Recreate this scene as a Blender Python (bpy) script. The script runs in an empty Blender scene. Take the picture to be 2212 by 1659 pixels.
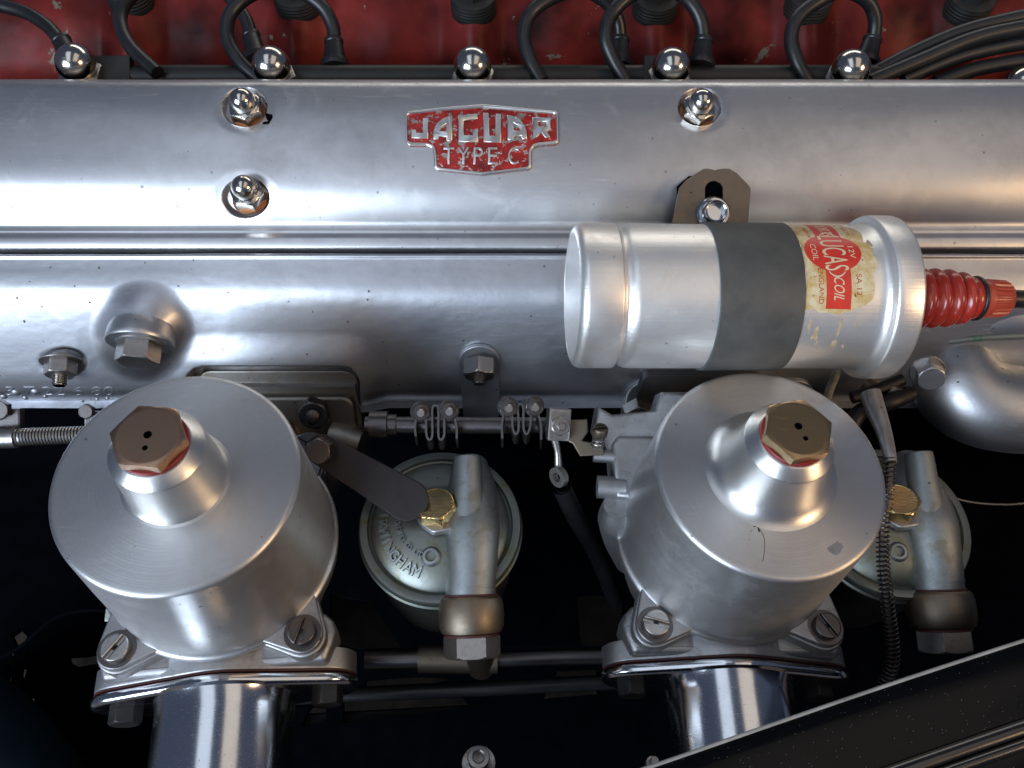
import bpy, bmesh, math, random
from mathutils import Vector, Matrix, noise
from math import sin, cos, pi, radians, sqrt, atan2, degrees
random.seed(7)
# ---------------------------------------------------------------- camera, world, lamps
# All modelling is done in centimetres with the camera as origin; K() moves and scales to metres.
SC = 0.01
OFF = Vector((0, 0, 75))
def K(p): return (Vector(p) + OFF) * SC
TH = radians(32)
F = Vector((0, sin(TH), -cos(TH))); U = Vector((0, cos(TH), sin(TH))); X = Vector((1, 0, 0))
def ray(px, py): return (px - 1106) * X + (830 - py) * U + 1800 * F
def at(px, py, depth): return ray(px, py) * (depth / 1800)

scene = bpy.context.scene
C = scene.collection
cam_d = bpy.data.cameras.new('camera')
cam_d.sensor_width = 36; cam_d.lens = 36 * 1800 / 2212
cam_d.clip_start = 0.01; cam_d.clip_end = 100
cam = bpy.data.objects.new('camera', cam_d); C.objects.link(cam)
cam.location = K((0, 0, 0)); cam.rotation_euler = (TH, 0, 0)
scene.camera = cam

w = bpy.data.worlds.new('World'); scene.world = w; w.use_nodes = True
bg = w.node_tree.nodes['Background']
bg.inputs[0].default_value = (0.47, 0.62, 1.0, 1); bg.inputs[1].default_value = 0.12

def lamp(name, direction, dist, sx, sy, power, col, target=(0, 22, -33)):
    l = bpy.data.lights.new(name, 'AREA'); l.shape = 'RECTANGLE'; l.size = sx; l.size_y = sy
    l.energy = power; l.color = col
    o = bpy.data.objects.new(name, l); C.objects.link(o)
    d = Vector(direction).normalized()
    o.location = K(target) + d * dist
    o.rotation_euler = (-d).to_track_quat('-Z', 'Y').to_euler()
    return o
lamp('doorway_light', (-0.62, -0.76, 0.46), 2.2, 1.25, 1.0, 56, (0.72, 0.84, 1.0))
lamp('workshop_lamp', (0.84, -0.42, 0.50), 2.4, 0.6, 0.5, 17, (1.0, 0.66, 0.36))
for cx_, cw_, pw_, cc_ in ((-0.75, 1.0, 8.5, (0.78, 0.87, 1.0)), (1.15, 1.3, 8.0, (1.0, 0.86, 0.70))):
    l_ = lamp('ceiling_light', (0, -0.03, 1.0), 2.4, cw_, 2.6, pw_, cc_); l_.location.x += cx_; l_.location.y -= 0.55
lamp('far_window', (0.10, 0.86, 0.42), 2.4, 2.4, 0.5, 11, (1.0, 0.95, 0.86))
scene.view_settings.view_transform = 'Standard'; scene.view_settings.look = 'None'
scene.view_settings.exposure = 0.0

# ---------------------------------------------------------------- object helpers
MW = {}
def link(o, name, M, parent, label=None, cat=None, group=None, kind=None):
    C.objects.link(o)
    MW[o.name] = M
    L = (MW[parent.name].inverted() @ M) if parent else M.copy()
    t = L.to_translation()
    if parent: L.translation = t * SC
    else: L.translation = K(t)
    if parent: o.parent = parent
    o.matrix_local = L
    if label: o['label'] = label
    if cat: o['category'] = cat
    if group: o['group'] = group
    if kind: o['kind'] = kind
    return o
def thing(name, label, cat, M=None, group=None):
    o = bpy.data.objects.new(name, None); o.empty_display_size = 0.01
    return link(o, name, M or Matrix(), None, label, cat, group)
def T(p): return Matrix.Translation(Vector(p))
def sharpen(me, ang=32):
    bm = bmesh.new(); bm.from_mesh(me)
    bmesh.ops.recalc_face_normals(bm, faces=bm.faces)
    for f in bm.faces: f.smooth = True
    for e in bm.edges:
        if len(e.link_faces) == 2:
            try: e.smooth = e.calc_face_angle() < radians(ang)
            except ValueError: pass
    bm.to_mesh(me); bm.free()
def obj(name, bm, mat, M=None, parent=None, ang=32, **kw):
    """bm in cm, local to M (M: cm, camera origin)"""
    M = M or (MW[parent.name] if parent else Matrix())
    me = bm if isinstance(bm, bpy.types.Mesh) else bpy.data.meshes.new(name)
    if not isinstance(bm, bpy.types.Mesh):
        bm.to_mesh(me); bm.free()
        sharpen(me, ang)
        me.transform(Matrix.Scale(SC, 4))
        me.materials.append(mat)
    o = bpy.data.objects.new(name, me)
    return link(o, name, M, parent, **kw)
def frame(o, z, xh=(1, 0, 0)):
    z = Vector(z).normalized(); x = Vector(xh); x = (x - z * x.dot(z)).normalized(); y = z.cross(x)
    m = Matrix((x, y, z)).transposed().to_4x4(); m.translation = Vector(o); return m
def rz(a): return Matrix.Rotation(radians(a), 4, 'Z')

def B(): return bmesh.new()
def ring(bm, pts): return [bm.verts.new(p) for p in pts]
def bridge(bm, a, b, closed=True):
    n = len(a)
    for i in range(n if closed else n - 1):
        j = (i + 1) % n
        try: bm.faces.new((a[i], a[j], b[j], b[i]))
        except ValueError: pass
def lathe(bm, prof, seg=48, M=None):
    """prof: (r, z) pairs"""
    M = M or Matrix(); prev = None
    for r, z in prof:
        if r < 1e-6: cur = [bm.verts.new(M @ Vector((0, 0, z)))]
        else: cur = ring(bm, [M @ Vector((r * cos(2 * pi * i / seg), r * sin(2 * pi * i / seg), z)) for i in range(seg)])
        if prev:
            if len(prev) == 1 and len(cur) > 1:
                for i in range(seg): bm.faces.new((prev[0], cur[i], cur[(i + 1) % seg]))
            elif len(cur) == 1 and len(prev) > 1:
                for i in range(seg): bm.faces.new((prev[i], prev[(i + 1) % seg], cur[0]))
            elif len(cur) > 1: bridge(bm, prev, cur)
        prev = cur
    return bm
def arc(cx, cz, r, a0, a1, n=6):
    return [(cx + r * cos(radians(a0 + (a1 - a0) * i / n)), cz + r * sin(radians(a0 + (a1 - a0) * i / n))) for i in range(n + 1)]
def spline(pts, n=10):
    pts = [Vector(p) for p in pts]
    if len(pts) < 3: return pts
    P = [pts[0] * 2 - pts[1]] + pts + [pts[-1] * 2 - pts[-2]]; out = []
    for i in range(1, len(P) - 2):
        a, b, c, d = P[i - 1:i + 3]
        for k in range(n):
            t = k / n
            out.append(0.5 * (2 * b + (c - a) * t + (2 * a - 5 * b + 4 * c - d) * t * t + (3 * b - a - 3 * c + d) * t ** 3))
    out.append(pts[-1]); return out
def tube(bm, pts, r, seg=16, cap=True, sm=10, flat=None):
    pts = spline(pts, sm) if sm else [Vector(p) for p in pts]
    n = len(pts); up = None; prev = None
    for i, p in enumerate(pts):
        t = (pts[min(i + 1, n - 1)] - pts[max(i - 1, 0)]).normalized()
        if up is None:
            up = t.orthogonal().normalized()
        up = (up - t * up.dot(t)).normalized(); s = t.cross(up)
        if callable(r): rr = r(i / (n - 1))
        elif isinstance(r, (list, tuple)):
            f = i / (n - 1) * (len(r) - 1); k = min(int(f), len(r) - 2); rr = r[k] + (r[k + 1] - r[k]) * (f - k)
        else: rr = r
        cur = ring(bm, [p + (up * cos(2 * pi * k / seg) + s * sin(2 * pi * k / seg)) * rr for k in range(seg)])
        if prev: bridge(bm, prev, cur)
        elif cap: bm.faces.new(cur)
        prev = cur
    if cap: bm.faces.new(prev)
    return bm
def prism(bm, outline, z0, z1, bev=0.05, M=None, bot=False, steps=3):
    M = M or Matrix(); n = len(outline)
    P = [Vector((p[0], p[1])) for p in outline]
    area = sum(P[i].x * P[(i + 1) % n].y - P[(i + 1) % n].x * P[i].y for i in range(n))
    if area < 0: P.reverse()
    N = []
    for i in range(n):
        a = (P[i] - P[i - 1]); b = (P[(i + 1) % n] - P[i])
        a = Vector((a.y, -a.x)).normalized(); b = Vector((b.y, -b.x)).normalized()
        m = (a + b); m = m.normalized() if m.length > 1e-6 else a
        N.append(m / max(0.45, m.dot(a)))
    lev = []
    if bot: lev += [(bev * (1 - sin(pi / 2 * k / steps)), z0 + bev * (1 - cos(pi / 2 * k / steps))) for k in range(steps)]
    else: lev.append((0, z0))
    if bev > 0: lev += [(bev * (1 - cos(pi / 2 * k / steps)), z1 - bev * (1 - sin(pi / 2 * k / steps))) for k in range(steps + 1)]
    else: lev.append((0, z1))
    if bev > 0: lev.append((bev + min(0.03, bev * 0.5), z1))
    prev = None
    for ins, z in lev:
        cur = ring(bm, [M @ Vector((P[i].x - N[i].x * ins, P[i].y - N[i].y * ins, z)) for i in range(n)])
        if prev: bridge(bm, prev, cur)
        else: bm.faces.new(cur[::-1])
        prev = cur
    bm.faces.new(prev)
    return bm
def hull(circles, n=16):
    pts = [(x + r * cos(2 * pi * k / n), y + r * sin(2 * pi * k / n)) for x, y, r in circles for k in range(n)]
    pts = sorted(set(pts))
    def half(ps):
        h = []
        for p in ps:
            while len(h) > 1 and (h[-1][0] - h[-2][0]) * (p[1] - h[-2][1]) - (h[-1][1] - h[-2][1]) * (p[0] - h[-2][0]) <= 1e-9: h.pop()
            h.append(p)
        return h
    a = half(pts); b = half(pts[::-1]); return a[:-1] + b[:-1]
def polar_union(polys, n=120):
    out = []
    for k in range(n):
        a = 2 * pi * k / n; d = (cos(a), sin(a)); best = 0
        for P in polys:
            for i in range(len(P)):
                x1, y1 = P[i]; x2, y2 = P[(i + 1) % len(P)]
                ex, ey = x2 - x1, y2 - y1; den = d[0] * ey - d[1] * ex
                if abs(den) < 1e-12: continue
                t = (x1 * ey - y1 * ex) / den; s = (x1 * d[1] - y1 * d[0]) / den
                if t > 0 and -1e-6 <= s <= 1 + 1e-6: best = max(best, t)
        out.append((best * d[0], best * d[1]))
    return out
def hexr(a, R):
    a = (a + pi / 6) % (pi / 3) - pi / 6
    return R * cos(pi / 6) / cos(a)
def hexnut(bm, R, h, M=None, ch=0.12, hole=0, top=True, bottom=False, seg=72, rot=0):
    """R = corner radius. z from 0 to h; chamfered corners."""
    M = M or Matrix(); ap = R * cos(pi / 6)
    lev = []
    def rad(a, lim): return min(hexr(a, R), lim)
    zs = []
    if bottom: zs += [(0, ap * 0.99), (ch * 0.5, ap + (R - ap) * 0.5), (ch, R)]
    else: zs += [(0, R)]
    if top: zs += [(h - ch, R), (h - ch * 0.66, ap + (R - ap) * 0.66), (h - ch * 0.33, ap + (R - ap) * 0.33), (h - 0.01, ap * 0.985), (h, ap * 0.96), (h, ap * 0.90)]
    else: zs += [(h, R)]
    prev = None
    for z, lim in zs:
        cur = ring(bm, [M @ Vector((rad(2 * pi * k / seg, lim) * cos(2 * pi * k / seg + rot), rad(2 * pi * k / seg, lim) * sin(2 * pi * k / seg + rot), z)) for k in range(seg)])
        if prev: bridge(bm, prev, cur)
        elif not hole: bm.faces.new(cur[::-1])
        first = first if prev else cur
        prev = cur
    if hole:
        i1 = ring(bm, [M @ Vector((hole * cos(2 * pi * k / seg + rot), hole * sin(2 * pi * k / seg + rot), h)) for k in range(seg)])
        i0 = ring(bm, [M @ Vector((hole * cos(2 * pi * k / seg + rot), hole * sin(2 * pi * k / seg + rot), 0)) for k in range(seg)])
        bridge(bm, prev, i1); bridge(bm, i1, i0); bridge(bm, i0, first)
    else: bm.faces.new(prev)
    return bm
def box(bm, x0, x1, y0, y1, z0, z1, M=None, bev=0.03):
    return prism(bm, [(x0, y0), (x1, y0), (x1, y1), (x0, y1)], z0, z1, bev, M, bot=True, steps=2)

def curve_mesh(kind, data, extrude=0.02, bevel=0.0, bres=1, res=6):
    """2-D curve or text to bmesh (units: caller's). data: list of polygons, or text string"""
    if kind == 'poly':
        cu = bpy.data.curves.new('tmp', 'CURVE'); cu.dimensions = '2D'; cu.fill_mode = 'BOTH'
        for P in data:
            s = cu.splines.new('POLY'); s.points.add(len(P) - 1); s.use_cyclic_u = True
            for i, p in enumerate(P): s.points[i].co = (p[0], p[1], 0, 1)
    else:
        cu = bpy.data.curves.new('tmp', 'FONT'); cu.body = data; cu.size = 1.0
        cu.align_x = 'CENTER'; cu.align_y = 'CENTER'; cu.resolution_u = res
    cu.extrude = extrude; cu.offset = -bevel; cu.bevel_depth = bevel; cu.bevel_resolution = bres
    o = bpy.data.objects.new('tmp', cu); C.objects.link(o)
    dg = bpy.context.evaluated_depsgraph_get(); dg.update()
    me = bpy.data.meshes.new_from_object(o.evaluated_get(dg))
    bm = bmesh.new(); bm.from_mesh(me)
    bpy.data.objects.remove(o); bpy.data.curves.remove(cu); bpy.data.meshes.remove(me)
    bmesh.ops.remove_doubles(bm, verts=bm.verts, dist=1e-6)
    return bm
def remap(bm, fn, sub=0, maxlen=None):
    if maxlen:
        for _ in range(9):
            bmesh.ops.triangulate(bm, faces=bm.faces)
            es = [e for e in bm.edges if e.calc_length() > maxlen]
            if not es: break
            bmesh.ops.subdivide_edges(bm, edges=es, cuts=1)
        bmesh.ops.triangulate(bm, faces=bm.faces)
    for v in bm.verts: v.co = fn(v.co)
    return bm
def merge(bm, other):
    me = bpy.data.meshes.new('tmp'); other.to_mesh(me); other.free(); bm.from_mesh(me); bpy.data.meshes.remove(me); return bm

# ---------------------------------------------------------------- materials
def M_(name):
    m = bpy.data.materials.new(name); m.use_nodes = True
    return m, m.node_tree, m.node_tree.nodes['Principled BSDF']
def N(nt, t, **kw):
    n = nt.nodes.new(t)
    for k, v in kw.items():
        if k in n.inputs: n.inputs[k].default_value = v
        else: setattr(n, k, v)
    return n
def ramp(nt, src, a, b, c0=(0, 0, 0, 1), c1=(1, 1, 1, 1)):
    r = nt.nodes.new('ShaderNodeValToRGB'); r.color_ramp.elements[0].position = a; r.color_ramp.elements[1].position = b
    r.color_ramp.elements[0].color = c0; r.color_ramp.elements[1].color = c1
    nt.links.new(src, r.inputs[0]); return r.outputs[0]
def mix(nt, fac, a, b):
    m = nt.nodes.new('ShaderNodeMix'); m.data_type = 'RGBA'
    for s, v in ((0, fac), (6, a), (7, b)):
        if isinstance(v, (tuple, float, int)): m.inputs[s].default_value = v
        else: nt.links.new(v, m.inputs[s])
    return m.outputs[2]
def mth(nt, op, a, b=None):
    m = nt.nodes.new('ShaderNodeMath'); m.operation = op
    for s, v in ((0, a), (1, b)):
        if v is None: continue
        if isinstance(v, (float, int)): m.inputs[s].default_value = v
        else: nt.links.new(v, m.inputs[s])
    return m.outputs[0]
def c4(c): return (c[0], c[1], c[2], 1)
def on_plane(px, row, M, off=0.0):
    n = M.to_3x3().col[2]; p = M.to_translation(); d = ray(px, row); return d * (p.dot(n) / d.dot(n)) + n * off
def metal(name, col=(0.60, 0.61, 0.63), rough=0.3, rvar=0.12, dirt=0.25, dirtcol=(0.10, 0.09, 0.075), pits=0.3, brush=0.0,
          brush_scale=(4, 900, 900), aniso=0.0, turned=0.0, bump=0.05, grain=900, cloud=25, stain=0.0, staincol=(0.3, 0.2, 0.08), met=1.0, seed=0.0):
    """aged metal: cloudy oxide, small pits, fine scratches and grain"""
    m, nt, p = M_(name)
    tc = N(nt, 'ShaderNodeTexCoord'); co = tc.outputs['Object']
    mp = N(nt, 'ShaderNodeMapping'); mp.inputs['Location'].default_value = (seed, seed * 1.7, seed * .3); nt.links.new(co, mp.inputs[0]); co = mp.outputs[0]
    def tex(scale, detail=4, rough_=0.6, vec=None, dist=0):
        n = N(nt, 'ShaderNodeTexNoise', Scale=scale, Detail=detail, Roughness=rough_, Distortion=dist); nt.links.new(vec or co, n.inputs['Vector']); return n.outputs['Fac']
    cl = tex(cloud, 6, 0.62, dist=0.3); cl2 = tex(cloud * 5, 5, 0.7)
    both = mth(nt, 'ADD', mth(nt, 'MULTIPLY', cl, 0.65), mth(nt, 'MULTIPLY', cl2, 0.35))
    d = ramp(nt, both, 0.42, 0.72)
    base = mix(nt, mth(nt, 'MULTIPLY', d, dirt), c4(col), c4(tuple(x * 0.55 + y * 0.45 for x, y in zip(col, dirtcol))))
    # pits: sparse dark specks
    vo = N(nt, 'ShaderNodeTexVoronoi', Scale=170.0, Randomness=1.0); nt.links.new(co, vo.inputs['Vector'])
    sp = mth(nt, 'LESS_THAN', vo.outputs['Distance'], mth(nt, 'MULTIPLY', mth(nt, 'SUBTRACT', tex(260, 4, 0.8), 0.36), 0.55))
    sep = N(nt, 'ShaderNodeSeparateColor'); nt.links.new(vo.outputs['Color'], sep.inputs[0])
    sp = mth(nt, 'MULTIPLY', sp, mth(nt, 'GREATER_THAN', sep.outputs[0], 0.62))
    spk = mth(nt, 'MULTIPLY', sp, pits)
    base = mix(nt, spk, base, c4(dirtcol))
    if stain:
        st = ramp(nt, tex(cloud * 1.7, 5, 0.7, dist=1.0), 0.55, 0.66)
        base = mix(nt, mth(nt, 'MULTIPLY', st, stain), base, c4(staincol)); stk = mth(nt, 'MULTIPLY', st, 0.05)
    nt.links.new(base, p.inputs['Base Color'])
    p.inputs['Metallic'].default_value = met
    if aniso:
        tg = N(nt, 'ShaderNodeTangent'); tg.direction_type = 'RADIAL'; tg.axis = 'Z'; nt.links.new(tg.outputs[0], p.inputs['Tangent'])
        p.inputs['Anisotropic'].default_value = aniso; p.inputs['Anisotropic Rotation'].default_value = 0.25
    r = mth(nt, 'ADD', rough - rvar * 0.5, mth(nt, 'MULTIPLY', both, rvar * 1.6))
    r = mth(nt, 'ADD', r, mth(nt, 'MULTIPLY', spk, 0.3))
    # hairline scratches: thin contour lines of stretched noise
    sc = N(nt, 'ShaderNodeMapping'); sc.inputs['Rotation'].default_value = (0.4, 0.5, 0.9); sc.inputs['Scale'].default_value = (0.6, 26, 26); nt.links.new(co, sc.inputs[0])
    ln = tex(30, 1, 0.5, sc.outputs[0]); ln = mth(nt, 'LESS_THAN', mth(nt, 'ABSOLUTE', mth(nt, 'SUBTRACT', ln, 0.5)), 0.004)
    r = mth(nt, 'ADD', r, mth(nt, 'MULTIPLY', ln, 0.12))
    if stain: r = mth(nt, 'ADD', r, stk)
    nt.links.new(r, p.inputs['Roughness'])
    h = mth(nt, 'MULTIPLY', tex(grain, 3, 0.6), 1.0)
    if brush:
        bs = N(nt, 'ShaderNodeMapping'); bs.inputs['Scale'].default_value = brush_scale; nt.links.new(co, bs.inputs[0])
        h = mth(nt, 'ADD', h, mth(nt, 'MULTIPLY', tex(1.0, 3, 0.6, bs.outputs[0]), brush))
    if turned:
        sx = N(nt, 'ShaderNodeSeparateXYZ'); nt.links.new(tc.outputs['Object'], sx.inputs[0])
        rr = mth(nt, 'SQRT', mth(nt, 'ADD', mth(nt, 'MULTIPLY', sx.outputs[0], sx.outputs[0]), mth(nt, 'MULTIPLY', sx.outputs[1], sx.outputs[1])))
        cx = N(nt, 'ShaderNodeCombineXYZ'); nt.links.new(mth(nt, 'MULTIPLY', rr, 1.0), cx.inputs[0]); nt.links.new(mth(nt, 'MULTIPLY', sx.outputs[2], 1.0), cx.inputs[1])
        h = mth(nt, 'ADD', h, mth(nt, 'MULTIPLY', tex(1600, 3, 0.7, cx.outputs[0]), turned))
    h = mth(nt, 'SUBTRACT', h, mth(nt, 'MULTIPLY', spk, 3.0))
    h = mth(nt, 'ADD', h, mth(nt, 'MULTIPLY', tex(70, 3), 0.5))
    b = N(nt, 'ShaderNodeBump', Strength=bump, Distance=0.0004); nt.links.new(h, b.inputs['Height']); nt.links.new(b.outputs[0], p.inputs['Normal'])
    return m
def plain(name, col, rough=0.5, met=0.0, var=0.3, scale=60, bump=0.1, coat=0, dust=0.0, bscale=400):
    m, nt, p = M_(name)
    tc = N(nt, 'ShaderNodeTexCoord'); n = N(nt, 'ShaderNodeTexNoise', Scale=scale, Detail=5, Roughness=0.65); nt.links.new(tc.outputs['Object'], n.inputs['Vector'])
    f = ramp(nt, n.outputs['Fac'], 0.3, 0.7)
    base = mix(nt, f, c4(tuple(x * (1 - var) for x in col)), c4(tuple(min(1, x * (1 + var)) for x in col)))
    if dust:
        v = N(nt, 'ShaderNodeTexVoronoi', Scale=1300.0); nt.links.new(tc.outputs['Object'], v.inputs['Vector'])
        sep = N(nt, 'ShaderNodeSeparateColor'); nt.links.new(v.outputs['Color'], sep.inputs[0])
        q = mth(nt, 'MULTIPLY', mth(nt, 'LESS_THAN', v.outputs['Distance'], 0.16), mth(nt, 'GREATER_THAN', sep.outputs[0], 1 - dust))
        base = mix(nt, q, base, (0.16, 0.15, 0.14, 1))
    nt.links.new(base, p.inputs['Base Color'])
    p.inputs['Metallic'].default_value = met; p.inputs['Coat Weight'].default_value = coat; p.inputs['Coat Roughness'].default_value = 0.06
    nt.links.new(mth(nt, 'ADD', rough - 0.06, mth(nt, 'MULTIPLY', n.outputs['Fac'], 0.14)), p.inputs['Roughness'])
    n2 = N(nt, 'ShaderNodeTexNoise', Scale=bscale, Detail=4); nt.links.new(tc.outputs['Object'], n2.inputs['Vector'])
    b = N(nt, 'ShaderNodeBump', Strength=bump, Distance=0.0003); nt.links.new(n2.outputs['Fac'], b.inputs['Height']); nt.links.new(b.outputs[0], p.inputs['Normal'])
    return m
def chipped(name, paint, under, chip=0.55, width=0.03, scale=45, rough=0.35, shade=0.35, bump=0.25, under_met=0.6):
    """paint worn through to what lies below"""
    m, nt, p = M_(name)
    tc = N(nt, 'ShaderNodeTexCoord'); co = tc.outputs['Object']
    n = N(nt, 'ShaderNodeTexNoise', Scale=scale, Detail=7, Roughness=0.65, Distortion=0.4); nt.links.new(co, n.inputs['Vector'])
    n2 = N(nt, 'ShaderNodeTexNoise', Scale=scale * 0.6, Detail=4); nt.links.new(co, n2.inputs['Vector'])
    pc = mix(nt, ramp(nt, n2.outputs['Fac'], 0.3, 0.7), c4(tuple(x * (1 - shade) for x in paint)), c4(tuple(x * (1 + shade) for x in paint)))
    k = ramp(nt, n.outputs['Fac'], chip, chip + width)
    nt.links.new(mix(nt, k, pc, c4(under)), p.inputs['Base Color'])
    nt.links.new(mth(nt, 'MULTIPLY', k, under_met), p.inputs['Metallic'])
    nt.links.new(mth(nt, 'ADD', rough, mth(nt, 'MULTIPLY', k, 0.12)), p.inputs['Roughness'])
    n3 = N(nt, 'ShaderNodeTexNoise', Scale=scale * 9, Detail=4); nt.links.new(co, n3.inputs['Vector'])
    b = N(nt, 'ShaderNodeBump', Strength=bump, Distance=0.0005)
    nt.links.new(mth(nt, 'SUBTRACT', mth(nt, 'MULTIPLY', n3.outputs['Fac'], 0.35), mth(nt, 'MULTIPLY', k, 0.6)), b.inputs['Height']); nt.links.new(b.outputs[0], p.inputs['Normal'])
    return m

m_cover = metal('polished_cover_aluminium', (0.61, 0.61, 0.62), 0.34, 0.20, 0.8, pits=0.5, bump=0.035, cloud=22, stain=0.14, staincol=(0.74, 0.72, 0.70))
m_manif = metal('cast_polished_aluminium', (0.55, 0.56, 0.59), 0.36, 0.18, 0.7, pits=0.9, bump=0.10, grain=500, cloud=30, seed=3)
m_carb = metal('turned_aluminium', (0.62, 0.62, 0.62), 0.38, 0.16, 0.55, pits=0.7, bump=0.06, aniso=0.55, turned=6.0, cloud=20, stain=0.35, staincol=(0.44, 0.42, 0.39), seed=5)
m_neck = metal('bright_turned_aluminium', (0.74, 0.73, 0.70), 0.33, 0.06, 0.15, pits=0.15, brush=1.0, brush_scale=(40, 40, 2600), bump=0.06, aniso=0.5, turned=3.0, cloud=40, seed=6)
m_cast = metal('raw_cast_aluminium', (0.42, 0.42, 0.43), 0.44, 0.20, 0.9, pits=0.8, bump=0.22, grain=420, cloud=60, stain=0.4, staincol=(0.20, 0.16, 0.10), seed=8)
m_castoil = metal('oily_cast_aluminium', (0.28, 0.31, 0.32), 0.48, 0.14, 0.7, pits=0.8, bump=0.18, grain=420, cloud=55, stain=0.4, staincol=(0.16, 0.13, 0.05), seed=9)
m_lidoil = metal('tarnished_float_lid', (0.23, 0.25, 0.235), 0.42, 0.16, 0.8, dirtcol=(0.10, 0.10, 0.03), pits=0.8, bump=0.15, grain=420, cloud=38, stain=0.7, staincol=(0.17, 0.16, 0.045), seed=12)
m_coil = metal('brushed_coil_can', (0.92, 0.90, 0.86), 0.36, 0.12, 0.18, met=0.86, pits=0.5, brush=3.0, brush_scale=(900, 900, 14), bump=0.08, cloud=35, stain=0.18, staincol=(0.55, 0.42, 0.25), seed=11)
m_chrome = metal('chrome_plate', (0.66, 0.67, 0.69), 0.13, 0.12, 0.35, pits=0.4, bump=0.012, seed=12)
m_dome = metal('polished_steel_dome', (0.60, 0.56, 0.50), 0.15, 0.05, 0.2, pits=0.2, bump=0.015, seed=13)
m_steel = metal('dull_steel', (0.42, 0.40, 0.38), 0.33, 0.16, 0.5, pits=0.5, bump=0.10, cloud=120, stain=0.35, staincol=(0.20, 0.10, 0.05), seed=14)
m_darksteel = metal('dark_oiled_steel', (0.13, 0.12, 0.12), 0.32, 0.15, 0.5, pits=0.4, bump=0.12, cloud=120, stain=0.3, staincol=(0.14, 0.08, 0.05), seed=15)
m_strap = metal('blackened_steel_strap', (0.045, 0.042, 0.044), 0.48, 0.12, 0.5, pits=0.4, bump=0.15, cloud=90, seed=16)
m_brass = metal('old_brass', (0.42, 0.30, 0.165), 0.27, 0.12, 0.5, dirtcol=(0.10, 0.06, 0.02), pits=0.3, bump=0.04, cloud=90, seed=17)
m_copper = metal('tarnished_copper_brass', (0.44, 0.28, 0.185), 0.30, 0.12, 0.5, dirtcol=(0.10, 0.05, 0.03), pits=0.3, bump=0.04, cloud=90, seed=18)
m_gold = metal('bright_brass', (0.66, 0.48, 0.22), 0.20, 0.12, 0.4, dirtcol=(0.2, 0.10, 0.02), pits=0.3, bump=0.10, cloud=120, seed=19)
m_cuw = metal('copper_washer', (0.46, 0.21, 0.10), 0.42, 0.15, 0.4, bump=0.08, seed=20)
m_bronze = metal('bronze_fitting', (0.20, 0.165, 0.125), 0.44, 0.15, 0.6, pits=0.6, bump=0.22, grain=350, cloud=80, seed=21)
m_bracket = metal('rusty_bracket_steel', (0.20, 0.17, 0.14), 0.42, 0.15, 0.7, dirtcol=(0.12, 0.07, 0.04), pits=0.8, bump=0.2, cloud=80, stain=0.5, staincol=(0.30, 0.18, 0.10), seed=22)
m_pipe = metal('cast_water_pipe', (0.46, 0.47, 0.49), 0.38, 0.16, 0.6, pits=0.9, bump=0.14, grain=500, cloud=40, stain=0.25, staincol=(0.14, 0.22, 0.19), seed=23)
m_pipegreen = metal('verdigris_cast_seam', (0.22, 0.25, 0.24), 0.5, 0.15, 0.7, pits=0.8, bump=0.3, grain=300, cloud=60, stain=0.9, staincol=(0.10, 0.20, 0.16), seed=51)
m_redwash = plain('red_fibre_washer', (0.22, 0.018, 0.016), 0.45)
m_gasket = plain('red_brown_gasket', (0.055, 0.010, 0.009), 0.6)
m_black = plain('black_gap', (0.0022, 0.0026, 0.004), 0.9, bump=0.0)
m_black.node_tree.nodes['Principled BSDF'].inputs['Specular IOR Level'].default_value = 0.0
m_band = plain('dark_rubber_band', (0.068, 0.073, 0.072), 0.55, var=0.22, scale=90, bump=0.12, dust=0.02, bscale=900)
m_rubber = plain('black_rubber_lead', (0.010, 0.0105, 0.012), 0.38, var=0.3, scale=120, bump=0.08)
m_conduit = plain('dark_conduit', (0.010, 0.009, 0.008), 0.5, var=0.4, scale=40)
m_bake = plain('red_brown_bakelite', (0.34, 0.026, 0.015), 0.24, var=0.15, coat=0.25, bump=0.02)
m_bake2 = plain('orange_red_knurled_cap', (0.36, 0.05, 0.025), 0.33, var=0.15, bump=0.03)
m_redpaint = chipped('worn_red_engine_paint', (0.125, 0.016, 0.014), (0.20, 0.18, 0.14), 0.655, 0.02, 40, 0.40, 0.85, 0.5, 0.2)
m_badge_red = chipped('flaking_red_enamel', (0.26, 0.014, 0.010), (0.42, 0.40, 0.37), 0.56, 0.015, 260, 0.22, 0.5, 0.4, 0.9)
m_wing = plain('dusty_black_paint', (0.0025, 0.0025, 0.003), 0.16, var=0.3, dust=0.09, bump=0.01)
m_wing.node_tree.nodes['Principled BSDF'].inputs['Specular IOR Level'].default_value = 0.16
m_piping = plain('grey_wing_piping', (0.26, 0.26, 0.25), 0.5, bump=0.2)
m_redpaint.node_tree.nodes['Principled BSDF'].inputs['Specular IOR Level'].default_value = 0.10
m_plug = plain('black_oily_plug', (0.012, 0.012, 0.011), 0.6, var=0.5, bump=0.3)
m_teal = plain('dark_teal_paint', (0.004, 0.016, 0.024), 0.45, var=0.2, bump=0.03)
m_floor = plain('brown_concrete', (0.065, 0.046, 0.033), 0.9, var=0.6, scale=40, bump=0.6, bscale=120)
m_cloth = plain('cloth_braid', (0.22, 0.19, 0.14), 0.8, var=0.5, scale=300, bump=0.5)
m_insul = plain('black_insulator', (0.020, 0.021, 0.023), 0.45, var=0.4, scale=50)
m_lred = chipped('label_red', (0.56, 0.035, 0.022), (0.60, 0.46, 0.24), 0.66, 0.03, 330, 0.33, 0.10, 0.05, 0.0)
m_lcream = plain('label_cream_ink', (0.66, 0.55, 0.36), 0.4, var=0.1, bump=0.02)
m_redtext = plain('label_red_ink', (0.42, 0.05, 0.03), 0.4, var=0.2, bump=0.02)
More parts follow.
